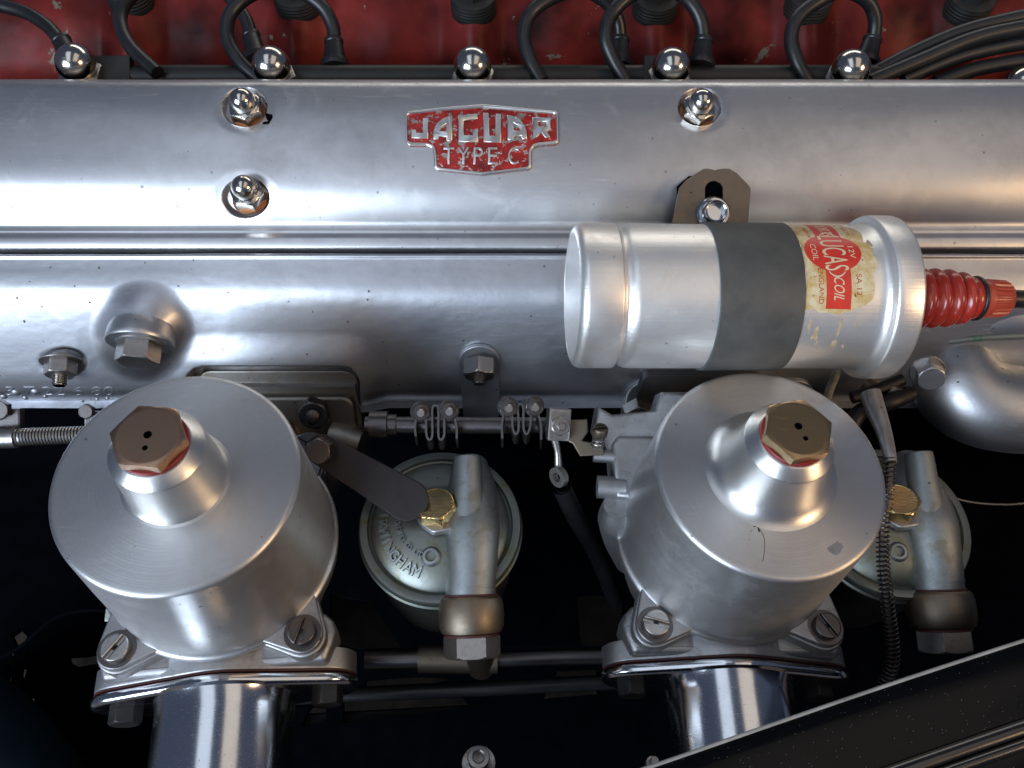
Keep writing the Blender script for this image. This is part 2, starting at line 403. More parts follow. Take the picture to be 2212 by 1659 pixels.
m_inkblack = plain('black_ink', (0.02, 0.02, 0.02), 0.4)
m_paper, nt, p = M_('yellowed_label_paper')
tc = N(nt, 'ShaderNodeTexCoord'); n1 = N(nt, 'ShaderNodeTexNoise', Scale=130.0, Detail=6.0, Roughness=0.65, Distortion=0.8); nt.links.new(tc.outputs['Object'], n1.inputs['Vector'])
n2 = N(nt, 'ShaderNodeTexNoise', Scale=420.0, Detail=4.0); nt.links.new(tc.outputs['Object'], n2.inputs['Vector'])
b1 = mix(nt, ramp(nt, n1.outputs['Fac'], 0.40, 0.62), (0.66, 0.58, 0.38, 1), (0.50, 0.33, 0.10, 1))
b1 = mix(nt, ramp(nt, n2.outputs['Fac'], 0.66, 0.72), b1, (0.16, 0.10, 0.04, 1))
nt.links.new(b1, p.inputs['Base Color']); p.inputs['Roughness'].default_value = 0.25
bb = N(nt, 'ShaderNodeBump', Strength=0.5, Distance=0.0004); nt.links.new(n1.outputs['Fac'], bb.inputs['Height']); nt.links.new(bb.outputs[0], p.inputs['Normal'])

# ---------------------------------------------------------------- extruded casting surfaces
def lerp_tab(tab, r):
    if r <= tab[0][0]: return tab[0][1]
    for (a, b), (c, d) in zip(tab, tab[1:]):
        if r <= c:
            t = (r - a) / (c - a); return b + (d - b) * t
    return tab[-1][1]
def profile(tab, depth0, step=2.0):
    """cross-section (y,z) of an extruded casting, walked downhill at the tilt each image row shows"""
    r = tab[0][0]; p = ray(1106, r) * (depth0 / 1800); out = [(r, p.y, p.z, tab[0][1])]
    y, z = p.y, p.z
    while r < tab[-1][0]:
        r2 = min(r + step, tab[-1][0]); tl = radians(lerp_tab(tab, (r + r2) / 2)); ty, tz = -cos(tl), -sin(tl)
        d = ray(1106, r2); s = -(y * d.z - z * d.y) / (ty * d.z - tz * d.y)
        y += ty * s; z += tz * s; r = r2; out.append((r, y, z, lerp_tab(tab, r)))
    return out
class Sheet:
    def __init__(s, tab, depth0, step=2.0): s.p = profile(tab, depth0, step)
    def row(s, r):
        P = s.p
        if r <= P[0][0]: return P[0][1:]
        for a, b in zip(P, P[1:]):
            if r <= b[0]:
                t = (r - a[0]) / (b[0] - a[0]); return tuple(a[i] + (b[i] - a[i]) * t for i in (1, 2, 3))
        return P[-1][1:]
    def pt(s, px, r, off=0.0):
        y, z, tl = s.row(r); d = y * F.y + z * F.z; n = s.nrm(r)
        return Vector(((px - 1106) * d / 1800, y, z)) + n * off
    def nrm(s, r):
        tl = radians(s.row(r)[2]); return Vector((0, -sin(tl), cos(tl)))
    def build(s, x0, x1, dx, disp=None, fine=(), skirt=()):
        xs = []; x = x0
        while x < x1:
            xs.append(x); x += (0.035 if any(a < x < b for a, b in fine) else dx)
        xs.append(x1)
        bm = B(); prev = None
        for k, (r, y, z, tl) in enumerate(s.p):
            n = Vector((0, -sin(radians(tl)), cos(radians(tl)))); d = y * F.y + z * F.z; cur = []
            for x in xs:
                o = disp(1106 + x * 1800 / d, r) if disp else 0
                cur.append(bm.verts.new(Vector((x, y, z)) + n * o))
            if prev: bridge(bm, prev, cur, False)
            prev = cur
        for dy, dz in skirt:
            cur = [bm.verts.new(v.co + Vector((0, dy, dz))) for v in prev]; bridge(bm, prev, cur, False); prev = cur
        top = [bm.verts.new(Vector((x, s.p[0][1] + 0.3, s.p[0][2] - 1.5))) for x in xs]
        first = list(bm.verts)[:len(xs)]
        bridge(bm, top, first, False)
        return bm
def sst(a, b, x):
    t = max(0, min(1, (x - a) / (b - a))); return t * t * (3 - 2 * t)

COV = Sheet([(172, -34), (176, -25), (182, -6), (190, 9), (250, 17), (340, 26), (390, 38), (430, 50), (466, 60), (478, 62), (486, 44), (491, 24), (496, 15),
             (499, 18), (500.5, 40), (502.5, 34), (505, 8), (513, 8), (517, 24), (524, 32), (533, 42), (538, 80), (541, 96)], 43.2, 1.5)
holes = [(527, 230, 47), (530, 428, 48), (1513, 230, 45)]
def cov_disp(px, r):
    o = 0.03 * noise.noise(Vector((px * 0.004, r * 0.010, 3))) + 0.0022 * noise.noise(Vector((px * 0.02, r * 0.03, 7)))
    for hx, hy, hr in holes:
        if abs(px - hx) < 130 and abs(r - hy) < 110:
            q = sqrt(((px - hx) / hr) ** 2 + ((r - hy) / (hr * 0.86)) ** 2)
            o -= 0.42 * (1 - sst(0.94, 1.08, q)); o -= 0.05 * (1 - sst(1.0, 1.6, q)) * sst(486, 470, r)
    return o
def xr(px, half, d=41): x = (px - 1106) * d / 1800; return (x - half, x + half)
cover = thing('cam_cover', 'long polished aluminium engine cover carrying the red badge and small cap nuts', 'engine cover', T(COV.pt(1106, 300)))
obj('cover_shell', COV.build(-36, 36, 0.25, cov_disp, [xr(527, 1.7), xr(1513, 1.7)], [(0, -2.5), (4, -0.5)]), m_cover, Matrix(), cover, ang=50)
# black chip of missing polish beside the first cap nut and a few stains, real thin flakes on the surface
def blob(cx, cy, rx, ry, seed, n=26, k=0.35):
    out = []
    for i in range(n):
        a = 2 * pi * i / n; q = 1 + k * noise.noise(Vector((cos(a) * 1.7, sin(a) * 1.7, seed * 3.1))) * 2
        out.append((cx + rx * q * cos(a), cy + ry * q * sin(a)))
    return out
def on_sheet(sheet, polys, h, lift=0.004, bev=0.0, maxlen=12):
    bm = curve_mesh('poly', [[(x, -y) for x, y in P] for P in polys], extrude=0.5)
    return remap(bm, lambda c: sheet.pt(c.x, -c.y, lift + (c.z + 0.5) * h), maxlen=maxlen)
obj('paint_chip', on_sheet(COV, [blob(583, 264, 12, 12, 2, 30, 0.6), ], 0.012, lift=-0.02), m_black, Matrix(), cover)
for i, (x, y, a, b) in enumerate([(806, 272, 15, 4), (965, 578 - 260, 5, 3), (1395, 310, 5, 4), (1390, 345, 2.5, 2.5)]):
    pass

# badge: rim, enamel field and letters, all laid over the curve of the cover
def bz(p): return ((980 + p[0] / 4.916) * 0.864, (240 + p[1] / 4.916) * 0.864)
outer = [(165, 240), (200, 212), (620, 160), (1120, 120), (1600, 165), (2010, 205), (2048, 235), (2055, 560), (2030, 605), (1800, 622), (1735, 650), (1715, 700), (1715, 880), (1690, 915), (1500, 935), (1120, 985), (800, 950), (560, 925), (525, 895), (512, 700), (490, 650), (430, 625), (210, 620), (172, 580)]
inner = [(195, 262), (225, 240), (640, 195), (1110, 165), (1600, 208), (1985, 240), (2008, 262), (2012, 545), (1990, 568), (1790, 585), (1700, 620), (1675, 690), (1670, 860), (1645, 880), (1480, 900), (1120, 940), (800, 910), (590, 885), (562, 860), (550, 690), (530, 630), (450, 590), (225, 585), (200, 555)]
def rounded(P, n=4):
    out = []; m = len(P)
    for i in range(m):
        a, b, c = Vector(P[i - 1]), Vector(P[i]), Vector(P[(i + 1) % m])
        r = min((a - b).length, (c - b).length) * 0.4; r = min(r, 30)
        p0 = b + (a - b).normalized() * r; p1 = b + (c - b).normalized() * r
        for k in range(n + 1):
            t = k / n; q = p0 * (1 - t) ** 2 + b * 2 * t * (1 - t) + p1 * t * t; out.append((q.x, q.y))
    return out
badge = obj('badge', on_sheet(COV, [[bz(p) for p in rounded(outer)]], 0.10, lift=-0.03), m_badge_red, COV_M if False else Matrix(), cover, label='red and silver enamelled name badge with flaking red paint')
o_, i_ = rounded(outer), rounded(inner)
bm = B(); n_ = len(o_); rings_ = []
for k, (t, h) in enumerate([(0.0, 0.0), (0.05, 0.13), (0.25, 0.175), (0.6, 0.18), (0.85, 0.15), (1.0, 0.05)]):
    rings_.append(ring(bm, [COV.pt(*bz((o_[i][0] * (1 - t) + i_[i][0] * t, o_[i][1] * (1 - t) + i_[i][1] * t)), h) for i in range(n_)]))
for a, b in zip(rings_, rings_[1:]): bridge(bm, a, b)
obj('badge_rim', bm, m_neck, Matrix(), badge, ang=50)
def qarc(cx, cy, rx, ry, a0, a1, n=10): return [(cx + rx * cos(radians(a0 + (a1 - a0) * i / n)), cy + ry * sin(radians(a0 + (a1 - a0) * i / n))) for i in range(n + 1)]
LET = [
    [[(383, 290), (448, 290), (448, 540), (240, 535), (240, 430), (298, 432), (300, 470), (383, 470)]],
    [[(742, 268), (742, 570), (672, 566), (672, 520), (575, 518), (572, 552), (505, 548)] + qarc(742, 500, 237, 232, 180, 270, 10)[1:-1], [(590, 448), (668, 448), (668, 360), (630, 385)]],
    [[(818, 262), (1052, 236), (1056, 300), (975, 312), (885, 322), (885, 500), (992, 500), (992, 435), (1060, 432), (1062, 588), (820, 578)]],
    [[(1122, 228), (1188, 228), (1198, 505), (1272, 505), (1276, 240), (1342, 240), (1342, 590), (1128, 582)]],
    [[(1414, 252)] + qarc(1420, 500, 240, 245, -88, -5, 10) + [(1660, 545), (1598, 548), (1592, 505), (1498, 515), (1490, 560), (1424, 560)], [(1496, 352), (1496, 442), (1576, 442), (1540, 382)]],
    [[(1724, 280), (1948, 290), (1950, 435), (1900, 450), (1948, 520), (1880, 530), (1835, 460), (1790, 520), (1730, 545)], [(1798, 335), (1892, 338), (1892, 395), (1798, 395)]],
]
for P in LET:
    bm = curve_mesh('poly', [[(x, -y) for x, y in Q] for Q in P], extrude=0.5, bevel=6, bres=1)
    remap(bm, lambda c: COV.pt(*bz((c.x, -c.y)), 0.07 + 0.075 * (c.z + 6.5) / 13))
    obj('letter', bm, m_neck, Matrix(), badge, ang=50)
for ch, cx, wd in (('T', 700, 120), ('Y', 880, 130), ('P', 1062, 105), ('E', 1240, 105), ('C', 1492, 115)):
    bm = curve_mesh('text', ch, extrude=0.03, bevel=0.022, bres=1)
    xs_ = [v.co.x for v in bm.verts]; ys_ = [v.co.y for v in bm.verts]; ax_, bx_ = min(xs_), max(xs_); ay_, by_ = min(ys_), max(ys_)
    remap(bm, lambda c: COV.pt(*bz((cx + ((c.x - ax_) / (bx_ - ax_) - 0.5) * wd * 1.12, 748 - ((c.y - ay_) / (by_ - ay_) - 0.5) * 205)), 0.08 + 0.06 * (c.z + 0.05) / 0.1))
    obj('letter', bm, m_neck, Matrix(), badge, ang=50)

# small acorn nuts in the recesses of the cover
def cap_nut(px, row, label, spin, lean=0):
    n = Vector((0, -0.26, 0.965)); o = COV.pt(px, row, -0.42); M = frame(o, n + Vector((lean, 0, 0)), (1, 0, 0)) @ rz(spin)
    t = thing('cap_nut', label, 'nut', M, 'small acorn nuts on the engine cover')
    if not CAP:
        CAP['washer'] = (lathe(B(), [(0.5, 0), (0.87, 0), (0.90, 0.06), (0.87, 0.13), (0.5, 0.14)], 40), m_cuw)
        CAP['nut_hexagon'] = (hexnut(B(), 0.86, 0.66, T((0, 0, 0.13)), 0.09), m_dome)
        CAP['nut_dome'] = (lathe(B(), [(0.70, 0.74), (0.70, 0.80), (0.62, 0.84), (0.61, 1.12)] + [(0.61 * cos(radians(a)), 1.12 + 0.58 * sin(radians(a))) for a in range(10, 91, 10)][:-1] + [(0, 1.70)], 40), m_dome)
    for k in CAP:
        if not isinstance(CAP[k], bpy.types.Mesh):
            o = obj(k, CAP[k][0], CAP[k][1], M, t); CAP[k] = o.data
        else: obj(k, CAP[k], None, M, t)
CAP = {}
cap_nut(532, 236, 'upper left acorn nut with copper washer, beside the black chip', 10)
cap_nut(536, 432, 'acorn nut in a round recess low on the bright cover, below another nut', 25)
cap_nut(1507, 238, 'acorn nut right of the red badge, with bright orange copper washer', 0, 0.05)

# big domed nuts behind the top edge of the cover
dome_me = {}
for i, (px, row, lab) in enumerate([(163, 137, 'big domed steel nut at far left, beside a black lead boot'), (586, 142, 'big domed steel nut directly behind the upper left small acorn nut'),
        (1021, 143, 'big domed steel nut standing alone above the red badge'), (1450, 145, 'big domed steel nut between the lead loop and the upper right small acorn nut'),
        (1838, 149, 'big domed steel nut where the fanned black cables begin'), (2210, 186, 'half hidden domed nut at the right edge under the fanned cables')]):
    c = at(px, row, 45.2); M = frame(c, (0, -0.05, 1)) @ rz(i * 23)
    t = thing('domed_nut', lab, 'nut', M, 'large domed nuts along the cover top')
    if not dome_me:
        s = lathe(B(), [(0, -1.0)] + [(1.03 * cos(radians(a)), 1.03 * sin(radians(a))) for a in range(-70, 90, 8)] + [(0, 1.03)], 48)
        dome_me['dome'] = obj('dome', s, m_dome, M, t).data
        dome_me['nut_hexagon'] = obj('nut_hexagon', hexnut(B(), 1.22, 1.0, T((0, 0, -1.5)), 0.08), m_steel, M, t).data
        dome_me['washer'] = obj('washer', lathe(B(), [(0, -1.62), (1.35, -1.62), (1.35, -1.5), (0, -1.5)], 32), m_steel, M, t).data
    else:
        for k, me in dome_me.items(): obj(k, me, None, M, t)

# ---------------------------------------------------------------- intake manifold
yb, zb, _ = COV.row(541)
dep0 = (yb * F.y + zb * F.z)
MAN = Sheet([(549, -25), (552, 5), (555, 60), (558, 62), (561, 30), (585, 27), (615, 33), (640, 47), (665, 58), (690, 61), (740, 63), (800, 67), (840, 76), (862, 100), (875, 130), (882, 150)], dep0 - 0.15, 2.0)
def cut_sdf(px, r):   # rounded opening round the left carburettor flange, negative inside
    cx, cy, hx, hy, rr = 590, 905, 190, 119, 42
    qx = abs(px - cx) - hx + rr; qy = abs(r - cy) - hy + rr
    return sqrt(max(qx, 0) ** 2 + max(qy, 0) ** 2) + min(max(qx, qy), 0) - rr
def man_disp(px, r):
    o = 0.05 * noise.noise(Vector((px * 0.004, r * 0.010, 13))) + 0.004 * noise.noise(Vector((px * 0.04, r * 0.06, 17)))
    if r > 565:
        q = sqrt(((px - 308) / 84) ** 2 + ((r - 716) / 80) ** 2); o += 1.34 * (1 - sst(0.0, 1.4, q))
        q = sqrt(((px - 352) / 45) ** 2 + ((r - 705) / 45) ** 2); o += 0.25 * (1 - sst(0.1, 1.2, q))
        s = cut_sdf(px, r)
        o += 0.28 * (1 - sst(0, 70, s)) * (1 if s > 0 else 0)
        if s <= 0: o += 0.28 - 1.6 * sst(0, 9, -s)
        for hx, hy, hr in ((138, 783, 50), (1036, 782, 40)):
            q = sqrt(((px - hx) / hr) ** 2 + ((r - hy) / (hr * 0.62)) ** 2); o -= 0.10 * (1 - sst(0.8, 1.1, q))
    return o
mani = thing('intake_manifold', 'polished cast aluminium inlet manifold running below the engine cover', 'engine casting', T(MAN.pt(1106, 700)))
obj('manifold_casting', MAN.build(-36, 36, 0.17, man_disp, [xr(318, 2.6), xr(138, 1.6), xr(410, .9), xr(775, .8)], [(1.0, -0.3), (3, 0.5)]), m_manif, Matrix(), mani, ang=50)

m_castdark = metal('dark_oily_casting', (0.17, 0.18, 0.165), 0.38, 0.14, 0.7, pits=0.8, bump=0.18, grain=420, cloud=50, stain=0.5, staincol=(0.08, 0.07, 0.03), seed=33)

# ---------------------------------------------------------------- shared fasteners
def slot_screw(name, M, r, h, parent, mat, spin=0, label=None):
    """cheese-head screw with a real slot"""
    bm = B(); sw = r * 0.13
    lathe(bm, [(r * 0.97, 0), (r, h * 0.08), (r, h * 0.55), (r * 0.2, h * 0.55)], 32)
    for s in (-1, 1):
        P = [(r * cos(a) * 0.995, s * max(sw, r * 0.995 * sin(a))) for a in [asin_(sw / r) + (pi - 2 * asin_(sw / r)) * k / 16 for k in range(17)]]
        prism(bm, P, h * 0.5, h, h * 0.18, None, steps=3)
    return obj(name, bm, mat, M @ rz(spin), parent, label=label)
def asin_(x): return math.asin(max(-1, min(1, x)))
def wpx(px, row, depth, z, spin=0, xh=(1, 0, 0)): return frame(at(px, row, depth), z, xh) @ rz(spin)
DN = Vector((0, -0.97, -0.22)).normalized()      # the way the manifold's studs point
def stud_nut(label, M, R=0.72, h=0.75, group=None, stud=0.55, washer=0.0, mat=None, smat=None, ch=0.1):
    t = thing('hex_nut', label, 'nut', M, group)
    obj('nut_body', hexnut(B(), R, h, None, ch), mat or m_steel, M, t)
    if stud:
        bm = B(); pr_ = [(0.36, h - 0.05)]
        n = 7
        for k in range(n): pr_ += [(0.36, h + stud * (k + .1) / n), (0.31, h + stud * (k + .6) / n)]
        pr_ += [(0.30, h + stud), (0.2, h + stud + .05), (0, h + stud + .06)]
        obj('stud', lathe(bm, pr_, 24), smat or m_steel, M, t)
    if washer: obj('washer', lathe(B(), [(0.3, -0.02), (washer, -0.02), (washer, 0.06), (washer - .03, 0.09), (0.3, 0.09)], 40), m_steel, M @ T((0, 0, -0.05)), t)
    return t

# boss, sealing plug and nuts on the manifold
o = at(302, 744, MAN.pt(302, 744).dot(F) - 1.5)
M = frame(o, DN)
pm = thing('blanking_plug', 'hexagon blanking plug on the swollen boss of the inlet manifold', 'plug', M)
bs = B(); lathe(bs, [(1.45, -1.0), (1.58, -0.7), (1.62, -0.25), (1.63, -0.10), (1.58, 0.0), (0, 0.0)], 48)
obj('manifold_boss', bs, m_manif, M, mani)
obj('hexagon_head', hexnut(B(), 1.05, 1.02, T((0, 0, 0.0)), 0.08, rot=0.25), m_steel, M, pm)
obj('plug_washer', lathe(B(), [(0, 0), (1.12, 0), (1.12, 0.05), (0, 0.055)], 40), m_cast, M, pm)
stud_nut('rusty nut with chrome stud tip at the far left of the inlet manifold', frame(MAN.pt(134, 780, 0.10), DN + Vector((0.1, 0, 0))) @ rz(14), 0.80, 0.78, 'nuts on the inlet manifold studs', washer=1.05, smat=m_dome)
M = frame(MAN.pt(1036, 776, 0.24), DN) @ rz(3)
stud_nut('nut on the drop-shaped bracket tab in the middle of the manifold', M, 0.88, 0.86, 'nuts on the inlet manifold studs', stud=0.38)
tab = thing('bracket_tab', 'grey rounded metal tab hanging under the middle manifold nut', 'bracket', M)
Mt = frame(MAN.pt(1036, 780, 0.08), MAN.nrm(815))
obj('tab_plate', prism(B(), hull([(0, 0, 1.08), (-0.92, -4.2, 0.05), (0.92, -4.2, 0.05)], 28), -0.12, 0.12, 0.05, Mt), m_manif, Matrix(), tab)
MW['tabframe'] = Mt

# small oval casting numbers stamped on the left end of the manifold
bm = curve_mesh('text', '3 7 22 6 80', extrude=0.02, bevel=0.012, bres=1)
remap(bm, lambda c: MAN.pt(128 + c.x * 52, 846 - c.y * 26, 0.02 + c.z * 0.6), maxlen=None)
obj('cast_number', bm, m_manif, Matrix(), mani)

# ---------------------------------------------------------------- carburettors
AX = [Vector((0.9961947, -0.07391226, -0.04618551)), Vector((0.07391226, 0.99726328, -0.00171009)), Vector((0.04618551, -0.00171009, 0.99893142))]
def carb_frame(o, spin):
    m = Matrix((AX[0], AX[1], AX[2])).transposed().to_4x4(); m.translation = Vector(o); return m @ rz(spin)
ML = carb_frame((-13.18, 14.22, -29.70), 10); MR = carb_frame((10.69, 15.28, -31.10), 4)
CH = []   # chamber profile
CH = [(5.2, -7.02), (5.38, -7.0), (5.40, -6.92), (5.36, -6.80), (5.30, -6.76), (5.24, -6.70), (5.20, -6.50), (5.16, -6.0), (5.0, -3.0), (4.80, -0.22)] + arc(4.60, -0.20, 0.20, 0, 90, 5) + [(4.5, 0.0), (3.6, 0.015)]
def carb(M, label, neck, hexmat, hexspin, holes_, spins, castmat, hexlabel):
    t = thing('carburettor', label, 'carburettor', M @ T((0, 0, -12)), 'pair of carburettors with aluminium bells')
    sc = obj('suction_chamber', lathe(B(), CH + neck[:1], 128), m_carb, M, t, ang=38)
    obj('damper_neck', lathe(B(), neck, 96), m_neck, sc.matrix_world and M, sc, ang=38)
    # chamber lugs and screws
    lugs = [-130.4, -49.6, 49.6, 130.4]
    LP = [(6.02 * cos(radians(a)), 6.02 * sin(radians(a))) for a in lugs]
    up = polar_union([hull([(0, 0, 5.05), (0, 0, 5.04)], 60)] + [hull([(x * 0.62, y * 0.62, 1.9), (x, y, 0.86)], 24) for x, y in LP], 220)
    obj('chamber_flange', prism(B(), up, -7.02, -6.72, 0.07), m_cast, M, t)
    lo = polar_union([hull([(0, 0, 5.25), (0, 0, 5.24)], 60)] + [hull([(x * 0.55, y * 0.55, 2.1), (x, y, 0.98)], 24) for x, y in LP], 220)
    body = B(); prism(body, lo, -7.95, -7.05, 0.10)
    lathe(body, [(4.9, -7.9), (4.75, -8.6), (4.3, -11.5), (3.0, -13.2), (0, -13.6)], 64)
    prism(body, hull([(-4.2, -4.3, 1.0), (4.2, -4.3, 1.0), (-4.6, -5.35, 0.25), (4.6, -5.35, 0.25)], 12), -9.6, -7.75, 0.3)
    Mf = frame((0, -4.75, -10.2), (0, -1, 0), (1, 0, 0))
    flo = polar_union([hull([(0, 0, 2.95), (-4.2, 0, 1.65), (4.2, 0, 1.65)], 48)], 200)
    prism(body, flo, 0, 0.98, 0.10, Mf)
    lathe(body, [(3.2, 0), (3.2, -4)], 48, Mf); lathe(body, [(3.1, -4), (2.9, -9.2)], 48, Mf)
    obj('carburettor_body', body, castmat, M, t)
    obj('inlet_gasket', prism(B(), [(x * 1.0, y * 1.0) for x, y in flo], 0.985, 1.04, 0.01, Mf), m_gasket, M, t)
    for k, (x, y) in enumerate(LP):
        if spins[k] is None: continue
        slot_screw('flange_screw', M @ T((x, y, -6.72)), 0.60, 0.36, t, m_darksteel if k else m_steel, spins[k])
        obj('screw_seat', lathe(B(), [(0.58, 0), (0.80, 0.0), (0.82, 0.02), (0.80, 0.04), (0.6, 0.04)], 32), m_darksteel, M @ T((x, y, -6.74)), t)
    # damper cap
    cap = obj('damper_cap', hexcap(holes_, hexspin), hexmat, M @ T((0, 0, 3.03)), t, label=hexlabel)
    obj('fibre_washer', lathe(B(), [(0.6, 2.80), (1.27, 2.80), (1.30, 2.84), (1.30, 2.98), (1.27, 3.02), (0.6, 3.02)], 64), m_redwash, M, t)
    for (hx, hy, hr) in holes_:
        obj('vent_hole', lathe(B(), [(hr, 0), (hr * 0.9, -0.45), (0, -0.45)], 20), m_black, M @ T((hx, hy, 3.495)), cap)
    return t, sc, Mf
def hexcap(holes_, spin):
    """hexagon head with drilled vent holes"""
    R = 1.38; H = 0.46; n = 72
    bm = B(); hexnut(bm, R, H, None, 0.05, rot=0)
    bmesh.ops.rotate(bm, verts=bm.verts, cent=(0, 0, 0), matrix=Matrix.Rotation(radians(spin), 3, 'Z'))
    topf = max((f for f in bm.faces if f.calc_center_median().z > H - 0.01), key=lambda f: len(f.verts))
    loop = [v.co.copy() for v in topf.verts]; bm.faces.remove(topf)
    P = [[(v.x, v.y) for v in loop]] + [[(hx + hr * cos(2 * pi * k / 20), hy + hr * sin(2 * pi * k / 20)) for k in range(20)] for hx, hy, hr in holes_]
    cu = curve_mesh('poly', P, extrude=0)
    for v in cu.verts: v.co.z = H
    merge(bm, cu); bmesh.ops.remove_doubles(bm, verts=bm.verts, dist=0.002)
    return bm
neckL = [(2.14, 0.02), (2.02, 0.05), (1.96, 0.14), (1.92, 0.35), (1.76, 2.35)] + arc(1.70, 2.38, 0.06, 0, 60, 3) + [(1.36, 2.78), (1.30, 2.80), (0.9, 2.80)]
neckR = [(2.75, 0.02), (2.60, 0.06), (2.36, 0.20), (2.16, 0.45), (2.02, 0.80), (1.90, 1.3), (1.80, 1.80), (1.77, 2.30)] + arc(1.70, 2.34, 0.07, 0, 60, 3) + [(1.37, 2.76), (1.30, 2.80), (0.9, 2.80)]
carbL, scL, Mf = carb(ML, 'left carburettor with brown copper hexagon cap on its straight neck', neckL, m_copper, 20.6, [(0.0, 0.03, 0.15), (-0.03, -0.50, 0.10)], [52, 70, -30, None], m_cast, 'brown copper coloured hexagon cap')
carbR, scR, _ = carb(MR, 'right carburettor with olive brass hexagon cap under the silver coil', neckR, m_brass, -17, [(0.0, 0.10, 0.15), (0.18, -0.42, 0.10)], [-15, -58, None, 50], m_cast, 'olive brass hexagon cap')
# hairline scratch and dirt on the bells: fine tube lines
def on_carb(M, u, v, h): return M @ Vector((u, v, h))
obj('hairline_mark', tube(B(), [on_carb(MR, -0.9, -2.6, 0.018), on_carb(MR, -0.75, -3.0, 0.018), on_carb(MR, -0.8, -3.5, 0.014), on_carb(MR, -0.95, -4.0, 0.012)], 0.012, 5), m_inkblack, Matrix(), scR)
for i, (u, v, a, b) in enumerate([(-1.15, -2.35, 0.10, 0.06), (-1.0, -2.52, 0.11, 0.05), (-0.92, -2.68, 0.05, 0.09)]):
    obj('dirt_fleck', prism(B(), blob(u, v, a, b, i + 4, 14, 0.6), 0.0, 0.022, 0.004), m_inkblack, MR, scR)
obj('wear_spot', prism(B(), blob(2.05, -3.35, 0.33, 0.30, 9, 24, 0.25), 0.0, 0.012, 0.001), m_cast, MR, scR)
# rear lug webs that show beside the bells
for M, t, k in ((ML, carbL, 49.6), (MR, carbR, 130.4)):
    x, y = 6.02 * cos(radians(k)), 6.02 * sin(radians(k))
    obj('lug_web', prism(B(), hull([(x * 0.6, y * 0.6, 1.6), (x, y, 1.02), (x * 1.02, y * 1.02 - 0.3, 1.05)], 20), -10.5, -7.4, 0.2), m_cast, M, t)

# chrome air horns
def air_horn(M, label, nuts):
    Mh = M @ Mf
    t = thing('air_horn', label, 'air horn', Mh, 'chrome air horns under the carburettors')
    flo = polar_union([hull([(0, 0, 3.05), (-4.25, 0, 1.70), (4.25, 0, 1.70)], 48)], 220)
    bm = B(); prism(bm, flo, 1.05, 1.62, 0.26, bot=True, steps=5)
    obj('flange_plate', bm, m_chrome, Mh, t)
    pr_ = [(3.3, 1.5), (3.14, 1.60), (3.06, 1.85), (3.04, 2.3), (3.04, 14)]
    obj('intake_tube', lathe(B(), pr_, 96), m_chrome, Mh, t)
    for s in nuts:
        obj('flange_nut', hexnut(B(), 0.72, 0.6, T((s * 4.5, -0.2, 1.62)), 0.1, rot=0.3), m_conduit, Mh, t)  # near-black colour paints in the darkness these nuts sit in
    return t
air_horn(ML, 'chrome air horn with bright vertical reflections under the left carburettor', (-1, 1))
air_horn(MR, 'chrome air horn under the right carburettor, cut off by the black wing', (-1, 1))

# mounting flanges behind each carburettor
def mount(px, r0, half, ln, parent, mat, curve=0.8, off=-0.42):
    o = MAN.pt(px, r0, off); D = Vector((0, -0.50, -0.866)); n = Vector((0, -0.866, 0.50))
    M = frame(o, n, (1, 0, 0))     # local y points up the face
    P = hull([(-half + curve, -curve, curve), (half - curve, -curve, curve), (-half + .3, -ln + .3, .3), (half - .3, -ln + .3, .3)], 24)
    obj('mounting_flange', prism(B(), P, -1.2, 0.0, 0.10, M), mat, Matrix(), parent)
    P2 = hull([(-half + 1.3, -1.9, .5), (half - 0.9, -2.0, .6), (-half + 1.2, -ln, .3), (half - .4, -ln, .3)], 20)
    obj('flange_step', prism(B(), P2, -0.05, 0.45, 0.18, M), mat, Matrix(), parent)
    return M
m_castbrown = metal('brown_stained_casting', (0.26, 0.245, 0.22), 0.42, 0.16, 0.8, dirtcol=(0.10, 0.07, 0.04), pits=0.8, bump=0.25, grain=380, cloud=45, stain=0.6, staincol=(0.20, 0.13, 0.07), seed=31)
Mm = mount(590, 820, 4.35, 6.0, carbL, m_castbrown, off=-0.75)
bm = curve_mesh('text', 'P  4', extrude=0.012, bevel=0.0); remap(bm, lambda c: Mm @ Vector((0.25 + c.x * 0.33, -0.33 + c.y * 0.33, 0.004 + c.z * 0.5)))
obj('stamped_mark', bm, m_steel, Matrix(), carbL)
bm = B(); tube(bm, [ML @ Vector((0.0, 3.0, -10.6)), Mm @ Vector((-0.9, -4.2, -0.5))], [2.4, 2.1], 40, sm=0)
Mx = Mm @ T((3.05, -3.6, 0.1))
tube(bm, [Mm @ Vector((2.7, -3.9, 0.2)), Mm @ Vector((4.4, -4.2, 0.6))], [1.0, 0.82], 28, sm=0)
obj('throttle_body', bm, m_castbrown, Matrix(), carbL)
stud_nut('dark oily nut with short stud on the left carburettor mounting', frame(on_plane(684, 878, Mm, 0.45), (0.05, -0.80, 0.55)) @ rz(12), 0.88, 0.72, None, 0.42, mat=m_darksteel, smat=m_darksteel)
t = thing('pivot_bolt', 'black round-edged bolt head at the upper end of the dark strap', 'bolt', frame(at(696, 973, 38.6), (-0.1, -0.55, 0.8)))
obj('bolt_head', hexnut(B(), 0.64, 0.62, None, 0.16), m_darksteel, None, t); obj('bolt_shank', lathe(B(), [(0.4, 0), (0.4, -1.2), (0, -1.2)], 20), m_darksteel, None, t)

